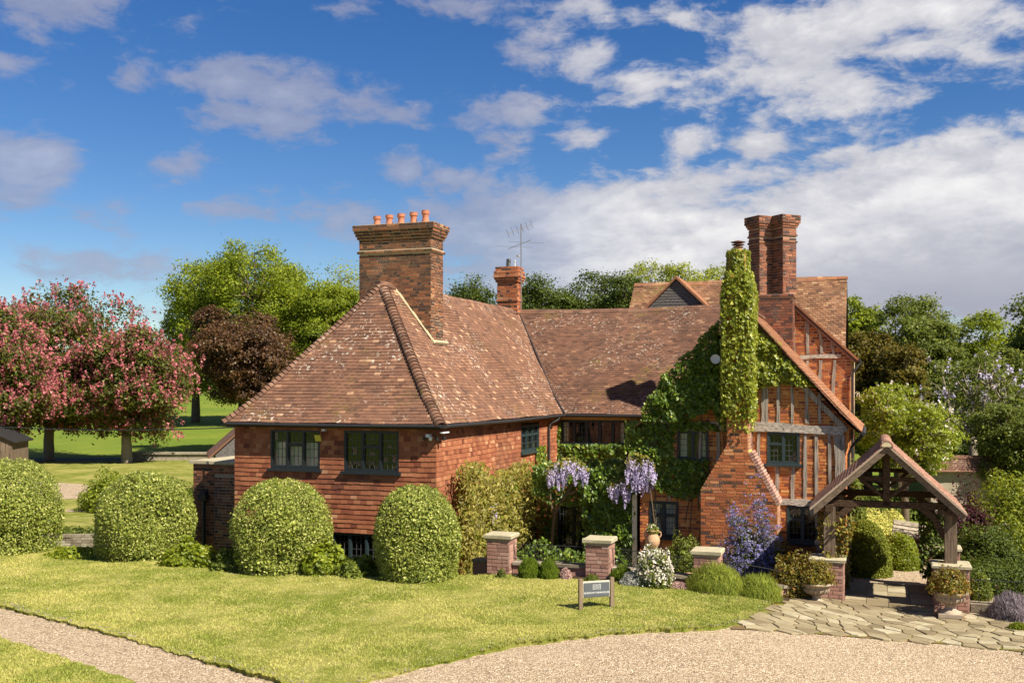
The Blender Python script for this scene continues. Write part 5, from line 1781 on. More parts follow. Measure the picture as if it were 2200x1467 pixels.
leaves(lit_ivy, np.stack([5.995 + np.sin(th_) * .22, BF + .335 - np.cos(th_) * .24, zz], 1) + no * rg.random((n, 1)) * .06, no, .08, rg, .8, 1.0, .45, .08)
# a spray crossing on to the roof
for (a, b) in (((1395, 880), (1420, 790)), ((1430, 800), (1408, 778))):
    pass
iv.build('foliage', M['leaf_ivy'], ivy)
lit_ivy.build('sunlit_foliage', M['leaf_ivy_sunlit'], ivy)
st = MB()
for i in range(16):
    a = 3.9 + i * .16
    branch(st, (a, GB - .02, .4), (a + rg.normal(0, .35), GB - .03, 3.0 + rg.random() * 2), .018, .006, rg, .1, 6, 5)
st.build('stem', M['stem'], ivy)

ivy2 = empty('ivy', (CX, CY, 0), -TH, 'green ivy over the porch and under the middle window', 'ivy')
iv = MB()
sheet(iv, [(1188, 905), (1205, 910), (1205, 955), (1345, 955), (1345, 905), (1400, 905), (1400, 1010), (1300, 1020), (1190, 1010)], fb(9.72), 620, .115, rg, NA, .22)
sheet(iv, [(1250, 1055), (1366, 1045), (1368, 1095), (1362, 1230), (1300, 1240), (1262, 1236), (1255, 1150)], fb(4.45), 900, .10, rg, NA, .2)
sheet(iv, [(1150, 1005), (1230, 985), (1400, 985), (1400, 1060), (1300, 1085), (1190, 1085), (1150, 1050)], fb(5.2), 700, .10, rg, NA, .6)
sheet(iv, [(1165, 1085), (1195, 1085), (1197, 1150), (1210, 1190), (1180, 1215), (1165, 1150)], fb(6.4), 500, .10, rg, NA, .25)
sheet(iv, [(1100, 1190), (1170, 1150), (1190, 1170), (1262, 1185), (1262, 1248), (1100, 1240)], fb(3.4), 520, .09, rg, NA, .4)
sheet(iv, [(1170, 1195), (1262, 1195), (1262, 1245), (1170, 1240)], fb(4.3), 600, .10, rg, NA, .3)
sheet(iv, [(1375, 1060), (1400, 1075), (1398, 1110), (1385, 1130), (1368, 1120)], fb(4.6), 700, .09, rg, NA, .15)
sheet(iv, [(1150, 960), (1168, 955), (1172, 1010), (1150, 1020)], lambda x, y: ona(x, y, -.18), 500, .10, rg, NB, .1)
sheet(iv, [(1238, 1012), (1300, 1000), (1352, 1005), (1372, 1060), (1300, 1078), (1250, 1075)], fb(4.42), 800, .095, rg, NA, .35)
sheet(iv, [(1148, 1000), (1185, 990), (1190, 1040), (1180, 1075), (1150, 1060)], fb(4.6), 600, .095, rg, NA, .4)
# porch roof top
n = 1500
leaves(iv, np.stack([rg.uniform(.5, 3.5, n), rg.uniform(4.5, 9.7, n), 2.60 + .2 * rg.random(n)], 1), (0, -.3, 1), .11, rg, .8, .4, .5)
iv.build('foliage', M['leaf_ivy'], ivy2)
st = MB()
branch(st, (.9, 5.2, .3), (1.15, 4.9, 1.7), .05, .045, rg, .05, 6, 7)
branch(st, (1.15, 4.9, 1.7), (1.75, 4.5, 2.5), .045, .03, rg, .05, 6, 7)
branch(st, (1.12, 4.9, 1.6), (1.0, 4.8, 2.5), .03, .02, rg, .06, 6, 6)
st.build('stem', M['stem'], ivy2)

wis = empty('wisteria', (CX, CY, 0), -TH, 'bronze leaved wisteria climbing the sunlit tile hung wall', 'climber')
wf = MB()
WP = [(972, 1010), (990, 988), (1015, 995), (1030, 1030), (1060, 1010), (1090, 1000), (1105, 985), (1135, 1030), (1160, 1055), (1175, 1080), (1150, 1100), (1125, 1115), (1120, 1160), (1060, 1180), (1040, 1235), (975, 1250), (968, 1150)]
sheet(wf, WP, lambda x, y: ona(x, y, -.12), 300, .13, rg, nrm(NB + .15 * NA), .9, .9, .7, .36)
sheet(wf, WP, lambda x, y: ona(x, y, .1), 150, .13, rg, nrm(NB + .3 * NA), .8, .9, .8, .36)
wf.build('foliage', M['leaf_wisteria'], wis)
wg = MB()
sheet(wg, WP, lambda x, y: ona(x, y, -.16), 230, .13, rg, nrm(NB + .15 * NA), .75, .9, .7, .4)
wg.build('green_foliage', M['leaf_fresh'], wis)
st = MB()
for k in range(7):
    b0 = 2 + k * .7
    branch(st, (-.1, b0, .3), (-.05, b0 + rg.normal(0, .5), 2.3 + .5 * rg.random()), .03, .012, rg, .08, 7, 6)
st.build('stem', M['stem'], wis)


def racemes(mb, pts, rg, L=.34, r=.06, nf=60):
    for p in pts:
        t = rg.random(nf)
        ln = L * rg.uniform(.7, 1.25)
        rad = r * (1 - t * .75)
        a = rg.random(nf) * 6.28
        v = np.stack([np.cos(a) * rad, np.sin(a) * rad, -t * ln], 1) + p
        leaves(mb, v, np.stack([np.cos(a), np.sin(a), 0 * a], 1), .038, rg, .8, .4, .6, rnd=np.clip(rg.normal(.5, .25, nf), 0, 1))


wi2 = empty('wisteria', (CX, CY, 0), -TH, 'wisteria with hanging lilac flowers over the porch', 'climber')
wl_, wfl = MB(), MB()
for poly, b_, nr in (([(1178, 1010), (1200, 995), (1235, 990), (1262, 1005), (1272, 1025), (1240, 1020), (1200, 1030), (1180, 1030)], 4.4, 52), ([(1345, 990), (1360, 980), (1390, 985), (1408, 1000), (1412, 1020), (1385, 1040), (1350, 1020)], 4.15, 60), ([(1310, 1045), (1340, 1035), (1358, 1050), (1350, 1065), (1315, 1060)], 4.25, 24),
                     ([(1065, 1085), (1072, 1085), (1072, 1095), (1065, 1095)], None, 3)):
    fn = fb(b_) if b_ else (lambda x, y: ona(x, y, .35))
    if b_: sheet(wl_, [(x_, y_ - 10) for x_, y_ in poly], fn, 650, .10, rg, NA, .3, .8, .6, .4)
    q = poly_pts(poly, nr, rg)
    P3 = np.array([fn(x, y) for x, y in q]) + NA * rg.uniform(0, .3, (nr, 1)) + EC * .05
    racemes(wfl, P3, rg)
wl_.build('foliage', M['leaf_wisteria'], wi2)
wfl.build('blossom', M['petal_lilac'], wi2)
st = MB(); branch(st, (1.5, 4.6, 2.2), (3.3, 4.25, 2.8), .035, .02, rg, .05, 8, 6); st.build('stem', M['stem'], wi2)

# ------------------------------------------------------------------ covered gate
GF = .55                                                # ground at the gate
gate = empty('lych_gate', (CX, CY, 0), -TH, 'open timber gateway with a tiled gable roof on brick piers', 'gate')
def post(name, a, b, w, z0, z1, mat, parent):
    m = MB(); n = 6
    z = np.linspace(z0, z1, n)
    v = []
    for i in range(n):
        j = [rb.uniform(-.006, .006) for _ in range(2)]
        v += [(a - w / 2 + j[0], b - w / 2 + j[1], z[i]), (a + w / 2 + j[0], b - w / 2 + j[1], z[i]), (a + w / 2 + j[0], b + w / 2 + j[1], z[i]), (a - w / 2 + j[0], b + w / 2 + j[1], z[i])]
    q = [(4 * i + k, 4 * i + (k + 1) % 4, 4 * i + 4 + (k + 1) % 4, 4 * i + 4 + k) for i in range(n - 1) for k in range(4)] + [(3, 2, 1, 0), (4 * n - 4, 4 * n - 3, 4 * n - 2, 4 * n - 1)]
    return m.add(v, q).build(name, mat, parent)


def pier(parent, a0, a1, b0, b1, z0, z1, bmat, mmat, name='pier', nobj=200, capo=.045, caph=.07):
    m = MB(); m.box(a0, a1, b0, b1, z0 - .15, z1)
    o = m.build(name, mmat, parent)
    P = Pieces()
    for (O, U, N, L) in (((a0, b0, 0), EA, -EB, a1 - a0), ((a1, b0, 0), EB, EA, b1 - b0), ((a1, b1, 0), -EA, EB, a1 - a0), ((a0, b1, 0), -EB, -EA, b1 - b0)):
        brick_face(P, O, U, N, 0, L, z0, z1, ch=.078, mean=.5, proud=.01)
    P.finish('brick', bmat, o, nobj, CAML, pick=lambda C: (C[:, 1] < b0 + .02) | (C[:, 0] > a1 - .02))
    c = MB()
    k = capo
    v = []
    for (z, e) in ((z1, k), (z1 + caph * .75, k + .004), (z1 + caph, k - .02)):
        for (x, y) in ((a0 - e, b0 - e), ((a0 + a1) / 2, b0 - e + rb.uniform(-.008, .008)), (a1 + e, b0 - e), (a1 + e, (b0 + b1) / 2), (a1 + e, b1 + e), ((a0 + a1) / 2, b1 + e), (a0 - e, b1 + e), (a0 - e, (b0 + b1) / 2)):
            v.append((x + rb.uniform(-.005, .005), y + rb.uniform(-.005, .005), z + rb.uniform(-.004, .004)))
    v += [((a0 + a1) / 2, (b0 + b1) / 2, z1 + caph), ((a0 + a1) / 2, (b0 + b1) / 2, z1)]
    q = [(r_ * 8 + i, r_ * 8 + (i + 1) % 8, r_ * 8 + 8 + (i + 1) % 8, r_ * 8 + 8 + i) for r_ in (0, 1) for i in range(8)]
    t = [(16 + i, 16 + (i + 1) % 8, 24) for i in range(8)] + [((i + 1) % 8, i, 25) for i in range(8)]
    c.add(v, q, t).build('cap', M['coping'], o)
    return o


pier(gate, 7.80, 8.44, 1.10, 1.72, GF - .05, 1.39, M['brick_pink'], M['mortar_grey'], nobj=40)
pier(gate, 10.16, 10.80, 1.10, 1.72, GF - .05, 1.39, M['brick_pink'], M['mortar_grey'], nobj=40)
pier(gate, 7.80, 8.44, 3.5, 4.0, GF - .05, 1.39, M['brick_pink'], M['mortar_grey'], nobj=0)
pier(gate, 10.16, 10.80, 3.5, 4.0, GF - .05, 1.39, M['brick_pink'], M['mortar_grey'], nobj=0)
AC = 9.27
for a in (8.16, 10.48):
    for b in (1.42, 3.75): post('post', a, b, .23, 1.46, 2.50, M['oak_warm'], gate)
    m = MB(); m.bar((a, 1.08, 2.50), (a, 4.08, 2.50), .15, .13); m.build('wall_plate', M['oak_dark'], gate)
    m = MB(); m.bar((a, 1.42, .62), (a, 3.75, .62), .10, .12); m.bar((a, 1.75, 1.05), (a, 3.5, 1.05), .04, .8); m.build('side_panel', M['oak_dark'], gate)
APX = 3.80
for b in (1.42, 3.75):
    m = MB(); m.bar((8.14, b, 2.58), (10.42, b, 2.58), .14, .13); m.build('tie_beam', M['oak_dark'], gate)
    m = MB(); m.bar((AC, b, 2.56), (AC, b, 3.70), .13, .14, up=(0, 1, 0)); m.build('king_post', M['oak_dark'], gate)
    m = MB(); m.bar((8.75, b, 3.10), (9.85, b, 3.10), .07, .09); m.build('collar', M['oak_dark'], gate)
    for s in (-1, 1):
        m = MB()
        p0, p1 = np.array((AC + s * 1.10, b, 1.95)), np.array((AC + s * .62, b, 2.58))
        mid = (p0 + p1) / 2 + np.array((s * .06, 0, .05))
        m.bar(p0, mid, .13, .13, up=(0, 1, 0)); m.bar(mid, p1, .13, .13, up=(0, 1, 0)); m.build('knee_brace', M['oak_dark'], gate)
        m = MB(); m.bar((AC + s * .05, b, 2.72), (AC + s * .62, b, 3.18), .06, .09, up=(0, 1, 0)); m.build('strut', M['oak_dark'], gate)
HWID, EZ = 1.43, 2.46
for s in (-1, 1):
    for b in np.linspace(1.35, 3.95, 7):
        m = MB(); m.bar((AC + s * HWID * .97, b, EZ + .02), (AC, b, APX - .10), .055, .09, up=(0, 1, 0)); m.build('rafter', M['oak_dark'], gate)
    m = MB()
    m.prism([(0, APX - .15), (HWID + .02, EZ - .14), (HWID + .04, EZ + .0), (0, APX - .01)], (AC, 1.06, 0), EA * s, EC, NA, -.02, .025)
    m.build('barge_board', M['barge'], gate)
    m = MB()
    m.prism([(0, APX - .15), (HWID + .02, EZ - .14), (HWID + .04, EZ + .0), (0, APX - .01)], (AC, 4.10, 0), EA * s, EC, NA, -.02, .025)
    m.build('barge_board', M['barge'], gate)
sl_ = (APX - EZ)
PGt = [(0, 0), (HWID + .02, sl_)]
dk = MB()
deck(dk, (AC + HWID + .02, 1.05, EZ), EB, -EA, PGt, lambda r: 0, lambda r: 3.05, .0)
deck(dk, (AC - HWID - .02, 4.10, EZ), -EB, EA, PGt, lambda r: 0, lambda r: 3.05, .0)
groof = dk.build('roof', M['oak_dark'], gate)
P = Pieces()
roof_slope(P, (AC + HWID + .05, 1.0, EZ), EB, -EA, PGt, lambda r: 0, lambda r: 3.15, seed=31, thick=.012)
roof_slope(P, (AC - HWID - .05, 4.15, EZ), -EB, EA, PGt, lambda r: 0, lambda r: 3.15, seed=32, thick=.012)
P.finish('roof_tile', M['gate_tile'], groof, 300, CAML, rest='tiling')
grid = [half_pipe('ridge_tile', M['gate_tile'], r=.125, L=.40, th=.022, arc=90, rnd=(i + .5) / 3) for i in range(3)]
run_pipes('ridge_tile', grid, groof, (AC, .98, APX), (AC, 4.15, APX), .40, .10)
for s in (-1, 1):
    m = MB(); m.prism([(0, APX - .005), (HWID + .05, EZ - .01), (HWID + .06, EZ + .035), (0, APX + .045)], (AC, 1.03, 0), EA * s, EC, NA, -.15, .035); m.build('verge_mortar', M['mortar_grey'], groof)
m = MB(); m.boxes([(AC, 1.0, APX + .03)], EA, EC, -EB, .09, .05, .02); m.build('mortar_bedding', M['mortar_pale'], groof)
m = MB(); m.box(7.78, 7.86, 1.0, 1.07, 2.36, 2.48); m.build('lantern', M['black_iron'], gate)

gc = empty('climber', (CX, CY, 0), -TH, 'dark leafy climber twining up the gate post nearest the house', 'climber')
rg = np.random.default_rng(17)
m = MB()
sheet(m, [(1755, 1098), (1800, 1095), (1838, 1110), (1832, 1150), (1815, 1205), (1775, 1200), (1758, 1160)], fb(1.55), 1300, .075, rg, NA, .4, .6, .8, .6)
sheet(m, [(1805, 1120), (1830, 1150), (1825, 1270), (1800, 1260)], fb(2.8), 1200, .085, rg, NA, .4, .6, .8, .6)
m.build('foliage', M['leaf_rose'], gc)
gc = empty('climber', (CX, CY, 0), -TH, 'dark ivy on the inner side of the far gate post', 'climber')
m = MB()
sheet(m, [(1972, 1105), (2010, 1100), (2030, 1110), (2030, 1205), (2010, 1240), (1978, 1240)], fb(3.3), 1600, .085, rg, NA, .4, .6, .8, .6)
sheet(m, [(2010, 1110), (2034, 1110), (2034, 1205), (2014, 1200)], fb(1.6), 260, .075, rg, NA, .15, .6, .8, .6)
m.build('foliage', M['leaf_dark'], gc)

# threshold slabs under the gate
thr = empty('threshold', (CX, CY, 0), -TH); thr['kind'] = 'structure'
for i in range(4):
    for j in range(5):
        a0 = 8.46 + i * .425; b0 = .95 + j * .52
        m = MB(); z = GF + .005 + rb.uniform(0, .012)
        m.boxes([(a0 + .21, b0 + .255, z - .05)], EA, EB, nrm((rb.gauss(0, .004), rb.gauss(0, .004), 1)), .208, .254, .08, rnd=rb.random()); m.build('paving_stone', M['flag'], thr)

# ------------------------------------------------------------------ garden wall, piers and railings before the house
PIER = [(1.57, -.64), (3.69, -.54), (5.88, -.41)]
labs = ['brick garden pier nearest the wisteria', 'brick garden pier just behind the sign', 'brick garden pier behind the lavender']
for (a, b), lb_ in zip(PIER, labs):
    x, y, _ = l2w(a, b)
    e = empty('brick_pier', (CX, CY, 0), -TH, lb_, 'pier', 'stone capped brick garden piers')
    zb = float(hl(x))
    pier(e, a - .25, a + .25, b, b + .46, zb - .05, zb + .70, M['brick_pink'], M['mortar_grey'], name='shaft', nobj=70, capo=.05, caph=.085)
def low_wall(p, q, label):
    e = empty('garden_wall', (CX, CY, 0), -TH, label, 'wall', 'low coped garden walls')
    p, q = np.array(p, float), np.array(q, float)
    L = np.linalg.norm(q - p); n = max(1, int(L / .55))
    xa, ya, _ = l2w(*p); xb, yb, _ = l2w(*q)
    m = MB(); za, zb = float(hl(xa)), float(hl(xb))
    m.bar((*p, (za - .35)), (*q, (zb - .35)), .24, 1.0); m.build('wall', M['brick_pink'], e)
    for i in range(n):
        u0, u1 = p + (q - p) * (i + .012) / n, p + (q - p) * (i + .988) / n
        z0, z1 = za + (zb - za) * i / n, za + (zb - za) * (i + 1) / n
        m = MB(); m.bar((*u0, z0 + .18), (*u1, z1 + .18), .32, .06, rnd=rb.random()); m.build('coping_stone', M['stone'], e)
def railing(p, q, z0, z1, h, label, scroll=False):
    e = empty('railing', (CX, CY, 0), -TH, label, 'railing', 'black iron garden railings')
    p, q = np.array(p, float), np.array(q, float)
    m = MB(); m.bar((*p, z0 + h), (*q, z1 + h), .03, .012); m.build('top_rail', M['black_iron'], e)
    m = MB(); m.bar((*p, z0 + .05), (*q, z1 + .05), .02, .012); m.build('bottom_rail', M['black_iron'], e)
    L = np.linalg.norm(q - p); n = int(L / .16)
    me = MB().tube([(0, 0, .04), (0, 0, h)], .0055, 5).mesh('baluster', M['black_iron'])
    for i in range(n + 1):
        t = i / n
        o = link('baluster', me, e); o.location = (*(p + (q - p) * t), z0 + (z1 - z0) * t)
    if scroll:
        d = np.array((*nrm(q - p), 0.0))
        for i in range(n):
            t = (i + .5) / n
            c = np.array((*(p + (q - p) * t), z0 + (z1 - z0) * t))
            for zc in (.14, .27):
                m = MB()
                a = np.linspace(0, 2 * np.pi, 11)
                m.tube(c + np.outer(np.cos(a) * .05, d) + np.outer(np.sin(a) * .05 + zc, EC), .004, 4, caps=False)
                m.build('scroll', M['black_iron'], e)
zl = [float(hl(l2w(a, b)[0])) for a, b in PIER]
low_wall((.95, -.30), (1.30, -.42), 'low stone coping running to the wisteria wall')
low_wall((1.84, -.39), (3.42, -.32), 'low coped wall behind the rosemary domes')
low_wall((3.96, -.30), (5.61, -.22), 'low coped wall behind the white flowered shrub')
low_wall((6.15, -.16), (7.75, .9), 'low coped wall behind the lavender')
railing((1.84, -.39), (3.42, -.32), zl[0] + .21, zl[1] + .21, .36, 'scrolled iron railing behind the rosemary domes', True)
railing((3.96, -.30), (5.61, -.22), zl[1] + .21, zl[2] + .21, .36, 'scrolled iron railing behind the white flowered shrub', True)
railing((6.15, -.16), (7.75, .9), zl[2] + .21, .76, .36, 'iron railing behind the lavender')
railing((10.84, 1.45), (14.5, 1.55), .64, .64, .50, 'plain iron railing before the dark hedge beside the gate')
e = empty('garden_wall', (CX, CY, 0), -TH, 'low pale kerb wall under the railing beside the gate', 'wall', 'low coped garden walls')
for i in range(6):
    m = MB(); m.bar((10.84 + i * .6, 1.45, .60), (11.42 + i * .6, 1.46, .60), .30, .16, rnd=rb.random()); m.build('coping_stone', M['stone'], e)

# courtyard between the wall and the house
strip('courtyard', np.linspace(-.2, 9, 30), lambda x: 21.9 - .31 * x, lambda x: 31.0 - .31 * x, lambda x, y: np.full_like(x, .305), M['flag'], 4)
# planting bed along the wall
strip('flower_bed', np.linspace(-.3, 6.6, 40), lambda x: np.interp(x, [-.3, 1.7, 3.2, 4.2, 5.2, 6.6], [21.5, 20.85, 20.45, 20.25, 20.3, 20.7]), lambda x: np.interp(x, [-.3, 1.7, 3.9, 6.6], [22.0, 21.45, 20.85, 22.6]), lambda x, y: hl(x) - .02, M['soil'], 3)

# ------------------------------------------------------------------ urns, pots and small plants
def urn(label, a, b, z):
    e = empty('urn', tuple(l2w(a, b, z)), -TH, label, 'urn', 'stone urns before the gate piers')
    m = MB(); m.box(-.22, .22, -.22, .22, 0, .07); m.build('plinth', M['urn_stone'], e)
    m = MB(); m.lathe([(.20, .07), (.19, .10), (.12, .13), (.09, .17), (.085, .21), (.12, .235), (.10, .25)], (0, 0, 0), 22); m.build('pedestal', M['urn_stone'], e, smooth=True)
    m = MB(); m.lathe([(.06, .24), (.16, .27), (.235, .31), (.255, .36), (.245, .40), (.29, .435), (.335, .45), (.34, .475), (.30, .49), (.27, .46), (.0, .45)], (0, 0, 0), 26); m.build('bowl', M['urn_stone'], e, smooth=True)
    for i in range(16):
        t = i * 2 * math.pi / 16
        m = MB(); m.tube([(.15 * math.cos(t), .15 * math.sin(t), .265), (.24 * math.cos(t), .24 * math.sin(t), .315), (.258 * math.cos(t), .258 * math.sin(t), .37)], .022, 5); m.build('gadroon', M['urn_stone'], e)
    return e
urn('stone urn before the gate pier nearest the house', 7.92, .72, GF)
urn('stone urn before the gate pier away from the house', 10.42, .62, GF)
x, y, _ = l2w(7.92, .72); shrub('fuchsia', 'airy reddish green bush growing in the urn nearest the house', (x, y, GF + .46), (.40, .40, .56), 'leaf_rose', 2600, .045, 201, depth=.6, spread=.9, bumpy=.15)
x, y, _ = l2w(10.42, .62); shrub('fuchsia', 'airy reddish green bush growing in the urn away from the house', (x, y, GF + .46), (.42, .42, .56), 'leaf_rose', 2800, .045, 202, depth=.6, spread=.9, bumpy=.15)

def vessel(name, label, loc, prof, mat, handles=False):
    e = empty(name, loc, 0, label, 'pot')
    m = MB(); m.lathe(prof, (0, 0, 0), 24); m.build('body', M[mat], e, smooth=True)
    if handles:
        for s in (-1, 1):
            m = MB(); m.tube([(s * .12, 0, .44), (s * .19, 0, .43), (s * .20, 0, .36), (s * .155, 0, .30)], .018, 6); m.build('handle', M[mat], e)
    return e
x, y, _ = at(1402, 1180, 24.6)
pz = EYE + (HOR - 1182) / FOC * 24.6
vessel('amphora', 'two handled earthenware amphora standing before the curtained window', (x, y, pz), [(.07, 0), (.10, .05), (.165, .17), (.17, .26), (.13, .36), (.10, .41), (.12, .45), (.145, .47), (.14, .49), (.11, .48), (.0, .44)], 'terracotta_pale', True)
m = MB(); m.box(x - .18, x + .18, y - .18, y + .18, .28, pz); tag(m.build('pedestal', M['stone']), 'stone pedestal under the amphora', 'pedestal')
shrub('pansy', 'small white flowered plant in the amphora', (x, y, pz + .44), (.15, .15, .20), 'leaf_fresh', 500, .05, 205, depth=.6, bloom=('petal_white', 18, .03))
x, y, _ = at(1470, 1235, 23.2)
pz2 = .30
vessel('planter', 'broad pale terracotta pot behind the scrolled railing', (x, y, pz2), [(.22, 0), (.27, .1), (.36, .36), (.40, .52), (.43, .56), (.43, .62), (.38, .62), (.36, .56), (.0, .54)], 'terracotta_pale')
shrub('box_shrub', 'loose dark green bush in the broad terracotta pot', (x, y, pz2 + .52), (.45, .42, .92), 'leaf_mid', 3000, .06, 206, depth=.5, spread=.9, bumpy=.15)

def plant(name, label, px, py, dy, rx, ry, h, mat, n, size, seed, **k):
    x, y = gp(px, py); y += dy
    return shrub(name, label, (x, y, float(hl(x)) - .03), (rx, ry, h), mat, n, size, seed, cat='plant', **k)
plant('rosemary', 'rounded rosemary dome nearest the first brick pier', 1138, 1243, .26, .24, .25, .43, 'leaf_rosemary', 6500, .075, 211, aspect=.12, spikes='up', depth=.3, bumpy=.05, group='rosemary domes')
plant('rosemary', 'rounded rosemary dome beside the pink heather', 1180, 1245, .26, .22, .24, .42, 'leaf_rosemary', 6500, .075, 212, aspect=.12, spikes='up', depth=.3, bumpy=.05, group='rosemary domes')
plant('heather', 'small pink heather between rosemary and brick pier', 1217, 1245, .14, .12, .12, .26, 'petal_heather', 1300, .05, 213, aspect=.25, depth=.6)
plant('sedum', 'little green plant at the foot of the pier behind the sign', 1272, 1250, .08, .16, .12, .19, 'leaf_mid', 700, .04, 214, depth=.6)
plant('sedum', 'little grey green plant at the foot of the pier by the wisteria', 1078, 1240, .06, .10, .1, .22, 'leaf_mid', 500, .04, 215, depth=.6)
plant('rosemary', 'low rosemary mound between the second pier and the silver bush', 1340, 1250, .25, .26, .22, .33, 'leaf_rosemary', 4500, .07, 216, aspect=.12, spikes='up', depth=.3)
plant('santolina', 'silver grey bush beside the white flowered shrub', 1362, 1260, .22, .27, .22, .30, 'leaf_silver', 4200, .055, 217, aspect=.18, depth=.6, spread=.9)
plant('rhododendron', 'white flowered shrub in front of the low wall', 1412, 1266, .36, .36, .34, .80, 'leaf_mid', 3000, .06, 218, depth=.5, bumpy=.14, square=1.4, bloom=('petal_white', 700, .036))
plant('heather', 'low brown heather at the edge of the grass before the lavender', 1462, 1266, .16, .22, .14, .16, 'petal_heather', 1400, .04, 219, aspect=.25, depth=.6)
plant('lavender', 'large green lavender clump with tall stalks before the third pier', 1548, 1282, .50, .60, .46, .62, 'leaf_lavender', 12000, .15, 220, aspect=.05, spikes='up', depth=.5, bumpy=.05, group='lavender clumps')
plant('lavender', 'smaller green lavender clump beside the paving', 1640, 1292, .42, .48, .40, .50, 'leaf_lavender', 9000, .14, 221, aspect=.05, spikes='up', depth=.5, bumpy=.05, group='lavender clumps')
plant('rose_bush', 'mixed green and russet bush between lavender and gate', 1715, 1286, .55, .46, .45, .85, 'leaf_rose', 5200, .06, 222, depth=.55, bumpy=.18, spread=.9)
plant('rose_bush', 'russet bush against the house wall behind the lavender', 1690, 1262, 1.3, .6, .5, .95, 'leaf_rose', 5200, .07, 223, depth=.55, bumpy=.18, spread=.9)
plant('lavender', 'grey purple lavender clump at the edge of the paving', 2200, 1336, .45, .45, .42, .50, 'lavender_flower', 8500, .12, 224, aspect=.08, spikes='up', depth=.4, group='lavender clumps')
plant('weed', 'tuft of bright weeds beside the purple lavender', 2195, 1352, .12, .2, .15, .14, 'leaf_fresh', 900, .06, 225, aspect=.3, depth=.7)

x, y, _ = at(1606, 1200, 23.0)
shrub('ceanothus', 'blue flowered bush against the chimney breast', (x + .05, y, .35), (.58, .42, 2.05), 'leaf_mid', 6000, .05, 231, depth=.6, bumpy=.22, spread=.9, square=1.5, bloom=('petal_blue', 2600, .034))
# shrubs beyond the gate and to the right
for nm, lab, px, Y, wpx, top, mat, n, size, kw in (
        ('yew_topiary', 'smooth clipped yew egg seen through the gate', 1860, 24.9, 108, 1116, 'leaf_yew', 20000, .045, dict(depth=.10, bumpy=.015, square=1.15)),
        ('box_shrub', 'bright green bush beside the yew egg', 1935, 25.8, 92, 1140, 'leaf_fresh', 9000, .06, dict(depth=.25, bumpy=.06)),
        ('pale_shrub', 'pale variegated bush above the yew egg', 1855, 29.5, 130, 1085, 'leaf_pale', 8000, .07, dict(depth=.3)),
        ('pale_shrub', 'greyish pale bush under the tie beam', 1915, 32.0, 90, 1095, 'leaf_pale', 5000, .07, dict(depth=.3)),
        ('laurel_hedge', 'dark hedge behind the shrubs inside the gate', 1880, 37.0, 300, 1050, 'leaf_mid', 8000, .12, dict(depth=.4)),
        ('acer_tree', 'dark purple leaved acer behind the gate roof', 2065, 27.0, 170, 1030, 'leaf_purple', 9000, .07, dict(depth=.6, bumpy=.2)),
        ('laurel_shrub', 'large light green laurel beside the purple acer', 2175, 27.5, 210, 1012, 'leaf_fresh', 12000, .10, dict(depth=.35, bumpy=.12)),
        ('laurel_shrub', 'dark laurel under the purple acer', 2120, 25.5, 190, 1120, 'leaf_dark', 9000, .08, dict(depth=.4, bumpy=.12)),
        ('camellia_hedge', 'dark clipped hedge behind the plain railing', 2130, 23.0, 190, 1205, 'leaf_dark', 9000, .06, dict(depth=.3, bumpy=.05, square=1.5, bloom=('petal_pink', 5, .03))),
        ('camellia_hedge', 'dark clipped hedge cut by the picture edge', 2280, 22.6, 190, 1205, 'leaf_dark', 8000, .06, dict(depth=.3, bumpy=.05, square=1.5)),
        ('viburnum', 'small glossy bush with white flowers beside the gate pier', 2105, 22.0, 50, 1225, 'leaf_mid', 1800, .06, dict(depth=.5, bloom=('petal_white', 14, .03))),
        ('laurel_shrub', 'green bush at the corner of the house behind the gate', 1835, 28.0, 60, 985, 'leaf_mid', 4000, .09, dict(depth=.5))):
    x = (px - 1100) / FOC * Y
    w = wpx / FOC * Y
    zt = EYE + (HOR - top) / FOC * Y
    z0 = .28 if Y > 24.5 else .45
    shrub(nm, lab, (x, Y, z0), (w / 2, w / 2 if nm != 'laurel_hedge' else .8, zt - z0), mat, n, size, 300 + px, **kw)

# old garden wall with tiled coping behind the shrubs
e = empty('coped_wall', (0, 0, 0), 0, 'old garden wall with a mossy tiled coping below the wood', 'wall')
Yw = 36.0
xa, xb = (2000 - 1100) / FOC * Yw, (2150 - 1100) / FOC * Yw
zt = EYE + (HOR - 985) / FOC * Yw
m = MB(); m.box(xa, xb, Yw, Yw + .4, .2, zt - .35); m.build('wall', M['render_wall'], e)
P = Pieces()
roof_slope(P, (xa - .1, Yw - .25, zt - .45), EA, EB, [(0, 0), (.45, .45)], lambda r: 0, lambda r: xb - xa + .2, seed=41)
P.finish('roof_tile', M['roof_tile_back'], e, 60, (0, 0, 5), rest='tiling')
m = MB(); m.tube([(xa - .1, Yw + .2, zt), (xb + .1, Yw + .2, zt)], .1, 8); m.build('ridge', M['hip_tile'], e)
# low slabbed roof beyond the gate
e = empty('log_store', tuple(at(1955, 1150, 28.5)), -.3, 'low stone slabbed lean to beyond the gate', 'shed')
for i in range(4):
    m = MB(); m.boxes([(0, -.12 * i, .30 - .085 * i)], nrm((1, 0, -.12)), nrm((0, 1, .45)), nrm((.12, -.45, 1)), .42 + .02 * i, .12, .022, rnd=rb.random()); m.build('slab', M['stone'], e)
m = MB(); m.box(-.4, .4, -.1, .4, -.6, .12); m.build('wall', M['oak_warm'], e)

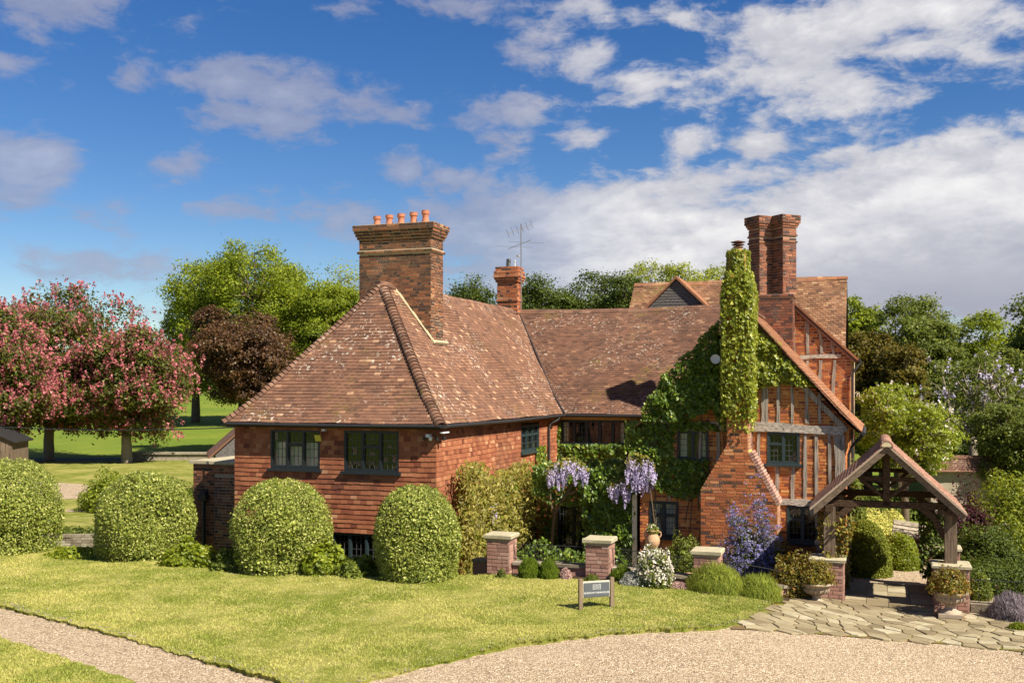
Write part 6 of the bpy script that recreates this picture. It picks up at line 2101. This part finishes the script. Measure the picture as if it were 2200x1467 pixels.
# ------------------------------------------------------------------ sign on the lawn
sx_, sy_ = gp(1281, 1305)
sz_ = float(hl(sx_))
sign = empty('sign', (sx_, sy_, sz_), .30, 'slate grey name sign between two wooden posts on the lawn', 'sign')
SW = .295
for s in (-1, 1):
    m = MB(); m.box(s * SW - .034, s * SW + .034, -.03, .03, -.1, .515); m.boxes([(s * SW, 0, .52)], EA, EB, EC, .03, .026, .006); m.build('post', M['sign_post'], sign)
m = MB(); m.box(-SW + .03, SW - .03, -.012, .016, .19, .475); m.build('backing_board', M['sign_rail'], sign)
m = MB(); m.box(-.238, .238, -.024, -.013, .205, .448); m.build('board', M['slate_sign'], sign)
def letters(body, size, loc, parent, mat):
    cu = bpy.data.curves.new('lettering', 'FONT')
    cu.body = body; cu.size = size; cu.align_x = 'CENTER'; cu.extrude = .001; cu.offset = .0003; cu.space_character = 1.02
    t_ = bpy.data.objects.new('lettering_source', cu)
    COL.objects.link(t_)
    bpy.context.view_layer.update()
    me = bpy.data.meshes.new_from_object(t_.evaluated_get(bpy.context.evaluated_depsgraph_get()))
    bpy.data.objects.remove(t_)
    me.materials.clear(); me.materials.append(mat)
    o = link('lettering', me, parent)
    o.location = loc; o.rotation_euler = (R(90), 0, 0)
    return o
letters('BURROW FARMHOUSE', .0455, (0, -.0255, .258), sign, M['sign_print'])
em = MB()
yy = -.0262
def ebar(x0, z0, x1, z1, w=.004): em.bar((x0, yy, z0), (x1, yy, z1), .002, w, up=(0, 0, 1) if abs(x1 - x0) > abs(z1 - z0) else (1, 0, 0))
cz = .375
pts = [(-.07, cz + .045), (-.03, cz + .036), (.03, cz + .036), (.07, cz + .045), (.07, cz - .045), (.03, cz - .036), (-.03, cz - .036), (-.07, cz - .045)]
for i in range(8): ebar(*pts[i], *pts[(i + 1) % 8], .005)
for zz in (cz + .017, cz, cz - .017):
    ebar(-.068, zz, -.026, zz); ebar(.026, zz, .068, zz)
a = np.linspace(0, 2 * np.pi, 15)
em.tube(np.stack([np.cos(a) * .024, np.full(15, yy), cz + np.sin(a) * .024], 1), .0028, 4, caps=False)
em.tube(np.stack([np.cos(a) * .009, np.full(15, yy), cz + np.sin(a) * .009], 1), .0022, 4, caps=False)
em.build('emblem', M['sign_print'], sign)

# ------------------------------------------------------------------ left background
e = empty('stone_wall', (0, 0, 0), 0, 'dry stone retaining wall between two clipped shrubs', 'wall')
m = MB(); m.box(-30, -9.3, 28.0, 28.3, -.1, .94); m.build('wall_core', M['soil'], e)
P = Pieces()
z = .0
while z < .96:
    hh = rb.uniform(.055, .09); xx = -16.0
    while xx < -9.3:
        w = rb.uniform(.12, .42)
        P.put(np.array((xx + w / 2, 27.97 + rb.uniform(-.02, .02), z + hh / 2)), EA, EC, -EB, w / 2 - .006, hh / 2 - .005, .07, rb.random(), True)
        xx += w
    z += hh
P.finish('stone', M['stone'], e, 130, (0, 0, 5), pick=lambda C: (C[:, 0] < -10.4) & (C[:, 0] > -13.2) & (C[:, 2] > .4), rest='stonework')
shrub('privet_hedge', 'yellow green hedge bush behind the second clipped shrub', (-12.9, 33.5, 1.0), (1.0, .9, 1.35), 'leaf_fresh', 5000, .09, 401, depth=.35)
shrub('privet_hedge', 'dark green hedge beside the annex', (-10.7, 32.0, 1.0), (1.1, .8, 1.25), 'leaf_mid', 5000, .09, 402, depth=.35)
shrub('ground_cover', 'low green growth along the top of the stone wall', (-12.0, 28.5, .95), (2.2, .4, .22), 'leaf_mid', 2500, .07, 403, depth=.6)
e = empty('low_wall', (0, 0, 0), 0, 'low weathered wall on the far lawn beside the chestnut trunk', 'wall')
m = MB(); m.box(-20.3, -15.6, 55.6, 56.0, .9, 1.36); m.build('wall', M['stone'], e)
m = MB(); m.box(-20.4, -15.5, 55.5, 56.1, 1.36, 1.46); m.build('coping', M['stone'], e)
e = empty('shed', (-23.6, 47.0, 1.0), .15, 'small dark shed cut by the edge of the picture', 'shed')
m = MB(); m.box(-2.2, 1.0, 0, 2.4, -.1, 1.55); m.prism([(-2.2, 1.55), (1.0, 1.55), (-.6, 2.3)], (0, 0, 0), EA, EC, -EB, -2.4, 0); m.build('wall', M['oak_warm'], e)
m = MB(); m.prism([(-.6, 2.28), (1.2, 1.42), (1.2, 1.50), (-.6, 2.38)], (0, 0, 0), EA, EC, -EB, -2.5, .15); m.prism([(-.6, 2.38), (-2.4, 1.50), (-2.4, 1.42), (-.6, 2.28)], (0, 0, 0), EA, EC, -EB, -2.5, .15); m.build('roof', M['gutter'], e)
m = MB(); m.box(-1.0, -.2, -.03, .02, 0, 1.4); m.build('door', M['black_iron'], e)
e = empty('outbuilding', (-9.95, 37.0, .3), .3, 'small shingled outbuilding between annex and far meadow', 'shed')
m = MB(); m.prism([(-.55, 0), (2, 0), (2, 3.27), (.5, 3.27), (-.55, 2.34)], (0, 0, 0), EA, EC, -EB, -3, 0); m.build('wall', M['weatherboard'], e)
m = MB(); m.prism([(-.8, 2.2), (.5, 3.35), (2.2, 3.35), (2.2, 3.27), (.5, 3.27), (-.8, 2.1)], (0, 0, 0), EA, EC, -EB, -3.1, .1); m.build('roof', M['roof_tile_back'], e)
m = MB(); m.box(-.1, .4, -.04, .02, 1.2, 2.0); m.build('window', M['window_paint_green'], e)
shrub('climbing_rose', 'pink rose bush before the shingled outbuilding', (-10.25, 36.4, .9), (.45, .3, 1.3), 'leaf_mid', 1600, .09, 405, depth=.6, bloom=('petal_pink', 24, .05))
pw = MB()
p0, p1 = l2w(-5.5, .6, 4.0), np.array((-30.0, 45.0, 4.4))
t = np.linspace(0, 1, 24)[:, None]
pw.tube(p0 + (p1 - p0) * t - EC * (.5 * 4 * t * (1 - t)), .014, 5)
tag(pw.build('overhead_wire', M['black_iron']), 'thin overhead wire sagging from the house eaves across the far lawn', 'wire')
# bit of lichened stone at the very edge of the foreground
bs = MB()
rg = np.random.default_rng(3)
d = sphere_pts(260, rg)
x, y = gp(-4, 1462)
st_ = MB().lathe([(.0, .42), (.10, .40), (.17, .34), (.21, .24), (.22, .1), (.23, -.1)], (0, 0, 0), 16)
o = st_.build('staddle_stone', M['stone'], None, smooth=True)
o.location = (x - .18, y - .3, float(hl(x)) - .25)
tag(o, 'rounded lichened stone cut by the bottom corner of the picture', 'stone')
